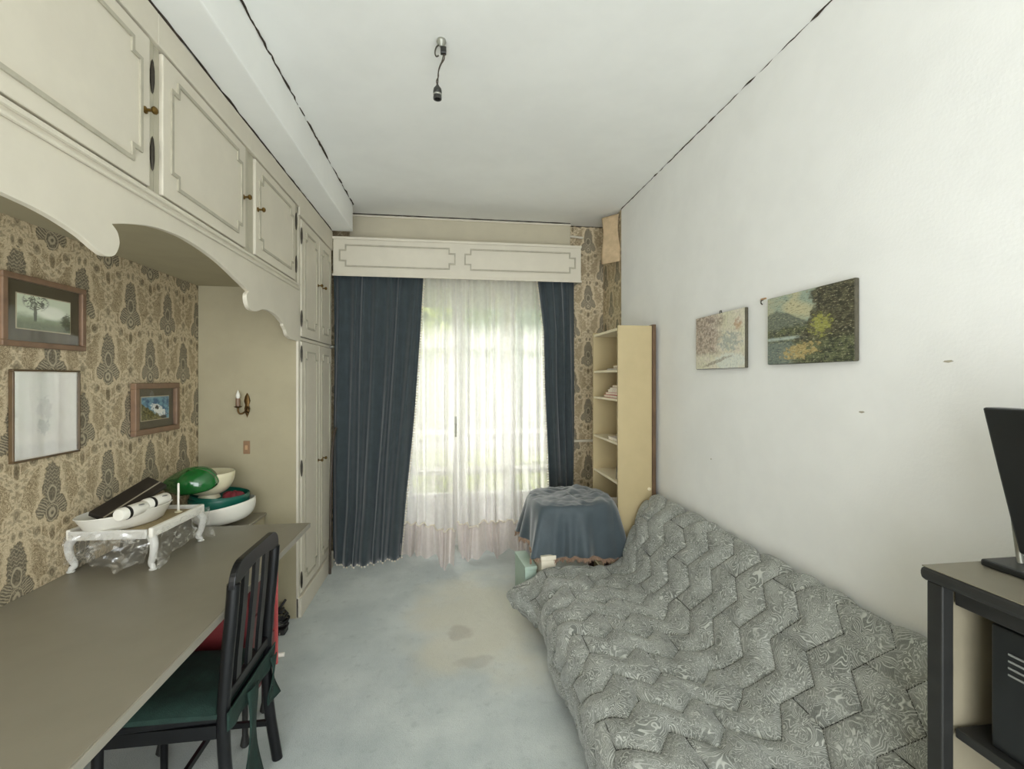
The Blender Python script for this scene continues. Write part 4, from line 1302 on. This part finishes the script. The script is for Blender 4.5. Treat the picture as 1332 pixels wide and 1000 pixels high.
# ------------------------------------------------------------------ tray and clutter on the desk
tr_ = thing('bed_tray', (-1.43, 2.34, DZ), 'low footed bed tray wrapped in clear plastic on the desk', 'tray')
TT = .935
mt = Matrix.Translation((-1.437, 2.385, 0)) @ Matrix.Rotation(-.05, 4, 'Z')
def tb_(x0, x1, y0, y1, z0, z1): return MB().box(x0, x1, y0, y1, z0, z1, mt)
tb_(-.155, .155, -.190, .190, TT - .012, TT).build('tray_panel', 'tray_cane', tr_, bevel=.002)
tb_(.1555, .175, -.195, .195, TT - .022, TT + .022).build('rail', 'white_plastic', tr_, bevel=.006)
tb_(-.175, -.1555, -.195, .195, TT - .022, TT + .022).build('rail', 'white_plastic', tr_, bevel=.006)
tb_(-.155, .155, -.207, -.1915, TT - .022, TT + .018).build('rail', 'clear_acrylic', tr_, bevel=.004)
tb_(-.155, .155, .1915, .207, TT - .022, TT + .018).build('rail', 'clear_acrylic', tr_, bevel=.004)
for sx in (-1, 1):
    for sy in (-1, 1):
        px_, py_ = .155 * sx, .172 * sy
        pts = [mt @ Vector(q) for q in catmull([(px_, py_, TT - .015), (px_ + .018 * sx, py_ + .01 * sy, TT - .05), (px_ + .012 * sx, py_ + .006 * sy, TT - .10), (px_, py_, TT - .135), (px_ + .010 * sx, py_ + .006 * sy, DZ + .016), (px_ + .011 * sx, py_ + .006 * sy, DZ + .002)], 5)]
        n = len(pts)
        MB().tube(pts, [lerp(.019, .009, i / (n - 1)) + (.006 if i > n - 4 else 0) for i in range(n)], 10).build('leg', 'clear_acrylic', tr_, smooth=60)
def film(u, v, side):
    zt = lerp(TT + .012, DZ + .012 + .05 * abs(math.sin(u * 3.3 + side)) ** .7, v)
    o_ = .012 + .02 * v + .010 * math.sin(u * 21 + v * 6) + .012 * mnoise.noise(Vector((u * 9, v * 7, side)))
    if side == 0: q = Vector((.178 + o_, lerp(-.205, .205, u), zt))
    else: q = Vector((lerp(-.15, .18, u), -.21 - o_, zt))
    return tuple(mt @ q)
MB().grid(lambda u, v: film(u, v, 0), 50, 16).build('plastic_film', 'plastic_film', tr_, smooth=180)
MB().grid(lambda u, v: film(u, v, 1), 40, 16).build('plastic_film', 'plastic_film', tr_, smooth=180)

# oval dish on the tray
od = thing('serving_dish', (-1.46, 2.30, TT + .001), 'oval white dish on the bed tray, filled with albums and rolls', 'dish')
mo = Matrix.Translation((-1.468, 2.33, TT + .0012)) @ Matrix.Rotation(-.45, 4, 'Z') @ Matrix.Diagonal((.112, .195, 1.25, 1))
MB().lathe([(1e-4, 0), (.72, 0), (.80, .006), (.97, .052), (1.0, .056), (.985, .058), (.94, .05), (.76, .012), (.70, .008), (1e-4, .008)], 40, (0, 0, 0), mo).build('dish_shell', 'white_plastic', od, smooth=50)
al = thing('photo_album', (-1.5, 2.36, TT + .01), 'long dark album with a pale stripe leaning in the oval dish', 'album')
ma = Matrix.Translation((-1.485, 2.345, TT + .088)) @ Matrix.Rotation(-.18, 4, 'Z') @ Matrix.Rotation(math.radians(16), 4, 'X') @ Matrix.Rotation(math.radians(26), 4, 'Y')
MB().box(-.05, .05, -.13, .19, 0, .022, ma).build('cover', 'album_black', al, bevel=.003)
MB().box(.012, .018, -.1305, .1905, .0225, .0235, ma).build('stripe', 'album_grey', al)
for i, (yy, xx, zz, lab) in enumerate(((2.245, -1.395, TT + .082, 'white roll with a black band at the near end of the oval dish'), (2.385, -1.378, TT + .086, 'white roll with a black band at the far end of the oval dish'))):
    ro = thing('wrapped_roll', (xx, yy, zz - .03), lab, 'roll', 'white rolls in the oval dish')
    mr = Matrix.Translation((xx, yy, zz)) @ Matrix.Rotation(-.14, 4, 'Z') @ Matrix.Rotation(PI / 2, 4, 'X')
    MB().lathe([(1e-4, -.068), (.026, -.068), (.028, -.064), (.028, .060), (.024, .066), (1e-4, .068)], 20, (0, 0, 0), mr).build('roll_body', 'white_plastic', ro, smooth=40)
    k = .028
    MB().lathe([(.0285, k - .008), (.0292, k - .006), (.0292, k + .006), (.0285, k + .008)], 20, (0, 0, 0), mr).build('band', 'black_soft', ro, smooth=40)
    MB().lathe([(.012, .0), (.012, .002), (1e-4, .0025)], 14, tuple(mr @ Vector((.020, .0205, -.03)))).build('sticker', 'bar_grey', ro)
cd = thing('taper_candle', (-1.345, 2.51, TT), 'thin white taper candle standing on the bed tray', 'candle')
MB().lathe([(.005, .001), (.005, .14), (.003, .145)], 10, (-1.345, 2.51, TT)).build('candle', 'white_plastic', cd, smooth=40)
MB().lathe([(.016, .0005), (.017, .004), (.007, .007), (.006, .012)], 14, (-1.345, 2.51, TT)).build('holder', 'cream_ceramic', cd, smooth=40)

# bowls at the end of the desk
def bowl(name, c, r, h, foot, mat, label, tilt=None, thick=.004, lobes=0):
    o_ = thing(name, c, label, 'bowl', 'bowls stacked at the end of the desk')
    pr = []
    for i in range(13):
        t = i / 12
        pr.append((lerp(foot, r, math.sin(t * PI / 2) ** .8), h * t ** 1.5))
    pin = [(max(1e-4, a - thick), b_ + thick) for a, b_ in reversed(pr)]
    prof_ = [(1e-4, 0)] + pr + pin + [(1e-4, thick)]
    MB().lathe(prof_, 40, c, tilt).build('bowl_shell', mat, o_, smooth=60)
    return o_
lc = thing('low_chest', (-1.41, 3.04, 0), 'low grey chest in the corner between desk and tall cupboard, under the bowls', 'chest')
MB().box(-1.615, -1.21, 2.84, 3.235, .06, .70).build('body', 'niche_paint', lc, bevel=.004)
MB().box(-1.62, -1.20, 2.832, 3.24, .701, .72).build('top', 'desk_top', lc, bevel=.004)
for x_ in (-1.58, -1.25):
    for y_ in (2.87, 3.2):
        MB().lathe([(.02, 0), (.024, .01), (.02, .059)], 10, (x_, y_, 0)).build('foot', 'stand_black', lc, smooth=40)
CZ = .721
bx, by = -1.35, 2.995
RY = lambda a: Matrix.Rotation(math.radians(a), 4, 'Y')
bowl('bowl', (bx + .012, by, CZ + .022), .172, .105, .10, 'white_plastic', 'wide white bowl at the bottom of the stack by the cupboard', RY(-9))
bowl('bowl', (bx - .02, by - .005, CZ + .062), .160, .118, .10, 'teal_plastic', 'teal green bowl nested in the white one', RY(-2))
bowl('bowl', (bx - .03, by - .008, CZ + .088), .152, .105, .085, 'teal_plastic', 'upper teal green bowl holding the cream bowl', RY(4))
cb = bowl('bowl', (bx - .075, by - .02, CZ + .195), .135, .125, .05, 'cream_ceramic', 'cream footed bowl topmost of the stack')
MB().lathe([(.056, -.026), (.060, -.024), (.049, 0), (.049, .003)], 30, (bx - .075, by - .02, CZ + .195)).build('foot_ring', 'cream_ceramic', cb, smooth=40)
rdp = thing('folded_cloth', (bx + .06, by - .02, CZ + .17), 'dark red cloth tucked in the upper teal bowl', 'cloth')
def rcp(u, v):
    a = 2 * PI * u; rr_ = .060 * math.sin(PI * min(.9999, max(.0001, v)))
    return (bx + .058 + rr_ * math.cos(a) * (1 + .15 * math.sin(3 * a)), by - .025 + rr_ * math.sin(a), CZ + .165 - .04 * math.cos(PI * v) + .012 * math.sin(5 * a) * math.sin(PI * v))
MB().grid(rcp, 24, 12).build('cloth', 'dark_red', rdp, smooth=180)
gs = thing('glass_shade', (bx - .15, by - .12, CZ + .25), 'glossy green leaf-shaped glass shade lying on the cream bowl', 'lampshade')
mg = Matrix.Translation((bx - .10, by - .125, CZ + .262)) @ Matrix.Rotation(math.radians(-8), 4, 'Y') @ Matrix.Rotation(math.radians(18), 4, 'X')
def gsp(u, v):
    a = 2 * PI * u
    t = v * PI / 2
    rr_ = math.sin(t)
    x = .125 * math.cos(a) * rr_
    y = .10 * math.sin(a) * rr_
    z = .115 * math.cos(t) ** .8
    if x < -.03:
        k = (-x - .03) / .095
        x -= .045 * k ** 1.5; y *= 1 - .75 * k ** 1.3; z = z * (1 - .35 * k) + .02 * k
    z += .006 * math.sin(3 * a) * rr_
    return tuple(mg @ Vector((x, y, z)))
MB().grid(gsp, 48, 18).build('shade', 'green_glass', gs, smooth=180, solid=.004)
MB().tube([tuple(mg @ Vector((-.155, 0, .020))), tuple(mg @ Vector((-.205, 0, .012)))], [.009, .003], 8).build('tip', 'green_glass', gs, smooth=60)

# ------------------------------------------------------------------ bare lamp holder on the ceiling
LX, LY = -.037, 2.078
lp = thing('ceiling_lampholder', (LX, LY, 2.84), 'bare black lamp holder hanging from the ceiling by two wires', 'lamp')
MB().lathe([(.020, 0), (.022, -.01), (.014, -.022), (.008, -.03)], 14, (LX, LY, ZC)).build('ceiling_plug', 'socket_grey', lp, smooth=40)
MB().tube(catmull([(LX - .008, LY, ZC - .02), (LX - .022, LY, ZC - .035), (LX - .028, LY, ZC - .06), (LX - .022, LY, ZC - .075), (LX - .012, LY, ZC - .07)], 5), .0035, 6).build('hook', 'wire_dark', lp, smooth=60)
MB().box(LX - .004, LX + .022, LY - .01, LY + .01, ZC - .062, ZC - .032).build('terminal_block', 'socket_black', lp, bevel=.003)
MB().tube(catmull([(LX + .010, LY, ZC - .06), (LX + .004, LY, ZC - .09), (LX - .008, LY, ZC - .12), (LX - .014, LY, ZC - .15), (LX - .015, LY, ZC - .185), (LX - .017, LY, 2.905)], 6), .0028, 6).build('wire', 'wire_dark', lp, smooth=60)
MB().tube(catmull([(LX + .014, LY, ZC - .06), (LX + .012, LY, ZC - .085), (LX - .002, LY, ZC - .11), (LX - .012, LY, ZC - .14), (LX - .013, LY, ZC - .165), (LX - .021, LY, ZC - .185), (LX - .017, LY, 2.905)], 6), .0028, 6).build('wire', 'rod_dark', lp, smooth=60)
MB().lathe([(.004, .066), (.008, .058), (.017, .046), (.019, .036), (.019, .026), (.017, .024)], 18, (LX - .017, LY, 2.845)).build('socket_cap', 'socket_black', lp, smooth=50)
MB().lathe([(.0175, .024), (.019, .022), (.019, .018), (.0175, .016)], 18, (LX - .017, LY, 2.845)).build('socket_ring', 'socket_grey', lp, smooth=40)
MB().lathe([(.0175, .016), (.019, .008), (.0185, .0), (.013, .0), (.013, .014), (1e-4, .014)], 18, (LX - .017, LY, 2.845)).build('socket_mouth', 'socket_black', lp, smooth=40)

# ------------------------------------------------------------------ television stand and set
SX0, SX1, SYa, SYb, SZ = 1.085, 1.495, .12, .922, 1.172
ts = thing('television_stand', ((SX0 + SX1) / 2, (SYa + SYb) / 2, 0), 'black edged open stand against the right wall, holding the television', 'stand')
MB().box(SX0 - .012, SX1, SYa - .02, SYb + .010, SZ - .032, SZ - .001).build('top_board', 'stand_black', ts, bevel=.012, seg=3)
MB().box(SX0 - .008, SX1 - .004, SYa - .006, SYb + .004, SZ - .0012, SZ + .001).build('top_veneer', 'stand_top', ts)
for y0 in (SYb - .034, SYa):
    o = MB().box(SX0, SX0 + .03, y0, y0 + .034, 0, SZ - .033).build('post', 'stand_black', ts, bevel=.003)
    MB().box(SX0 + .0305, SX1, y0 + .006, y0 + .03, 0, SZ - .033).build('side_panel', 'stand_inner', ts)
MB().box(SX0 + .03, SX0 + .05, SYa + .035, SYb - .035, SZ - .075, SZ - .034).build('front_rail', 'stand_black', ts, bevel=.003)
for zz in (.10, .46, .825):
    MB().box(SX0 + .03, SX1, SYa + .035, SYb - .036, zz - .022, zz).build('shelf', 'stand_black', ts, bevel=.003)
MB().box(SX1 - .012, SX1 - .002, SYa + .035, SYb - .036, .101, SZ - .034).build('back_panel', 'stand_black', ts)
hf = thing('audio_unit', (1.3, .55, .826), 'black audio unit inside the open stand', 'stereo')
MB().box(1.135, 1.44, .20, .832, .826, 1.085).build('case', 'tv_black', hf, bevel=.004)
for k in range(4):
    MB().box(1.1325, 1.1345, .70, .80, 1.035 - k * .014, 1.039 - k * .014).build('vent_slot', 'bar_grey', hf)
MB().box(1.131, 1.1345, .26, .62, .95, 1.03).build('display', 'tv_screen', hf)
tv = thing('television', (1.3, .6, SZ + .0015), 'black flat television on a flat base, cut by the right edge of the photo', 'television')
MB().box(1.205, 1.42, .40, .905, SZ + .0016, SZ + .018).build('base_plate', 'tv_black', tv, bevel=.005)
MB().box(1.30, 1.33, .55, .72, SZ + .0185, SZ + .10).build('neck', 'tv_black', tv, bevel=.004)
pan = [(.40, SZ + .045), (.855, SZ + .045), (.868, SZ + .10), (.895, SZ + .22), (.926, SZ + .362), (.38, SZ + .362)]
MB().prism(pan, lambda p: (1.238, p[0], p[1]), lambda p: (1.283, p[0], p[1])).build('cabinet', 'tv_black', tv, bevel=.005)
MB().box(1.2355, 1.2375, .42, .83, SZ + .085, SZ + .345).build('screen', 'tv_screen', tv)
MB().tube([(1.262, .868, SZ + .018), (1.262, .878, SZ + .10), (1.262, .884, SZ + .17)], .006, 8).build('support_strut', 'socket_grey', tv, smooth=50)
bn = tag(MB().box(1.245, 1.28, .62, .845, SZ + .3625, SZ + .385).build('remote_control', 'bar_grey', bevel=.004), 'grey remote control lying on top of the television', 'remote')

# ------------------------------------------------------------------ outside: balcony, garden trees, house across
struct('balcony_floor', MB().box(-2.2, 2.4, YF + .2, 5.75, -.15, -.02), 'balcony_stone', 'stone balcony floor outside the window')
bl = thing('balcony_railing', (.1, 5.7, -.02), 'pale balcony railing outside the window', 'railing')
for zz in (.95, .5, .1):
    MB().box(-2.2, 2.4, 5.68, 5.72, zz - .025, zz + .025).build('rail', 'balcony_stone', bl)
for i in range(24):
    x_ = -2.15 + i * .195
    MB().box(x_ - .01, x_ + .01, 5.69, 5.71, -.02, .925).build('baluster', 'balcony_stone', bl)
struct('ground', MB().box(-30, 30, 5.9, 60, -1.3, -1.2), 'garden_ground', 'garden ground beyond the balcony')
def tree(label, x, y, h, rx, rz, zc, nleaf, mat, seed, size=.11):
    rr = random.Random(seed)
    t = thing('garden_tree', (x, y, -1.2), label, 'tree', 'trees in the garden')
    MB().tube(catmull([(x, y, -1.2), (x + .05, y, 0), (x - .05, y, zc * .6), (x, y, zc + rz * .4)], 4), [lerp(.12, .04, i / 12) for i in range(13)], 8).build('trunk', 'bark', t, smooth=60)
    lb = MB()
    cl_ = [(rr.uniform(-1, 1), rr.uniform(-1, 1), rr.uniform(-1, 1), rr.uniform(.3, .55)) for _ in range(16)]
    for k in range(nleaf):
        a, b_, c_, q = cl_[k % 16]
        while True:
            d = Vector((rr.uniform(-1, 1), rr.uniform(-1, 1), rr.uniform(-1, 1)))
            if .3 < d.length < 1: break
        p = Vector((x + rx * (a * .6 + d.x * q), y + rx * .8 * (b_ * .6 + d.y * q), zc + rz * (c_ * .65 + d.z * q)))
        e1 = Vector((rr.gauss(0, 1), rr.gauss(0, 1), rr.gauss(0, 1))).normalized()
        e2 = e1.cross(Vector((rr.gauss(0, 1), rr.gauss(0, 1), rr.gauss(0, 1)))).normalized()
        l = size * rr.uniform(.6, 1.3)
        lb.add([p - e1 * l, p + e2 * l * .4 + e1 * .1 * l, p + e1 * l, p - e2 * l * .4 + e1 * .1 * l], [(0, 1, 2, 3)])
    f = lb.build('foliage', mat, t, fix=False)
    f['kind'] = 'stuff'
tree('yellow-green tree seen through the left part of the sheer curtain', -1.9, 8.4, 4, 2.3, 2.3, 1.5, 9000, 'leaf_yellow', 21)
tree('green tree in the middle of the window view', .35, 9.6, 5, 2.2, 2.6, 2.0, 10000, 'leaf_green', 22)
tree('blue-green tree seen through the right part of the sheer curtain', 2.6, 8.6, 5, 2.2, 2.4, 1.6, 9000, 'leaf_blue', 23)
tree('low yellow-green shrub behind the balcony railing', .5, 7.9, 2, 2.4, .55, -.1, 5200, 'leaf_yellow', 24)
tree('tall pale tree behind the middle tree', -1.4, 13.0, 7, 4.2, 3.6, 3.0, 10000, 'leaf_green', 25, .15)
tree('tall blue-green tree far behind on the right', 4.6, 12.8, 7, 3.8, 3.6, 3.0, 9000, 'leaf_blue', 26, .15)
hs = thing('neighbouring_house', (0, 22, -1.2), 'pale house across the garden', 'house')
MB().box(-9, 11, 20, 26, -1.2, 3.4).build('wall', 'house_wall', hs)
MB().prism([(-9.5, 3.4), (11.5, 3.4), (9, 5.2), (-7, 5.2)], lambda p: (p[0], 19.6, p[1]), lambda p: (p[0], 26.4, p[1])).build('roof', 'wood_frame', hs)
for k in range(5):
    wv_ = MB().box(-7 + k * 3.5, -5.7 + k * 3.5, 19.95, 19.995, .6, 2.4).build('window', 'window_paint', hs)
    MB().box(-6.9 + k * 3.5, -5.8 + k * 3.5, 19.93, 19.949, .7, 2.3).build('pane', 'tv_screen', wv_)
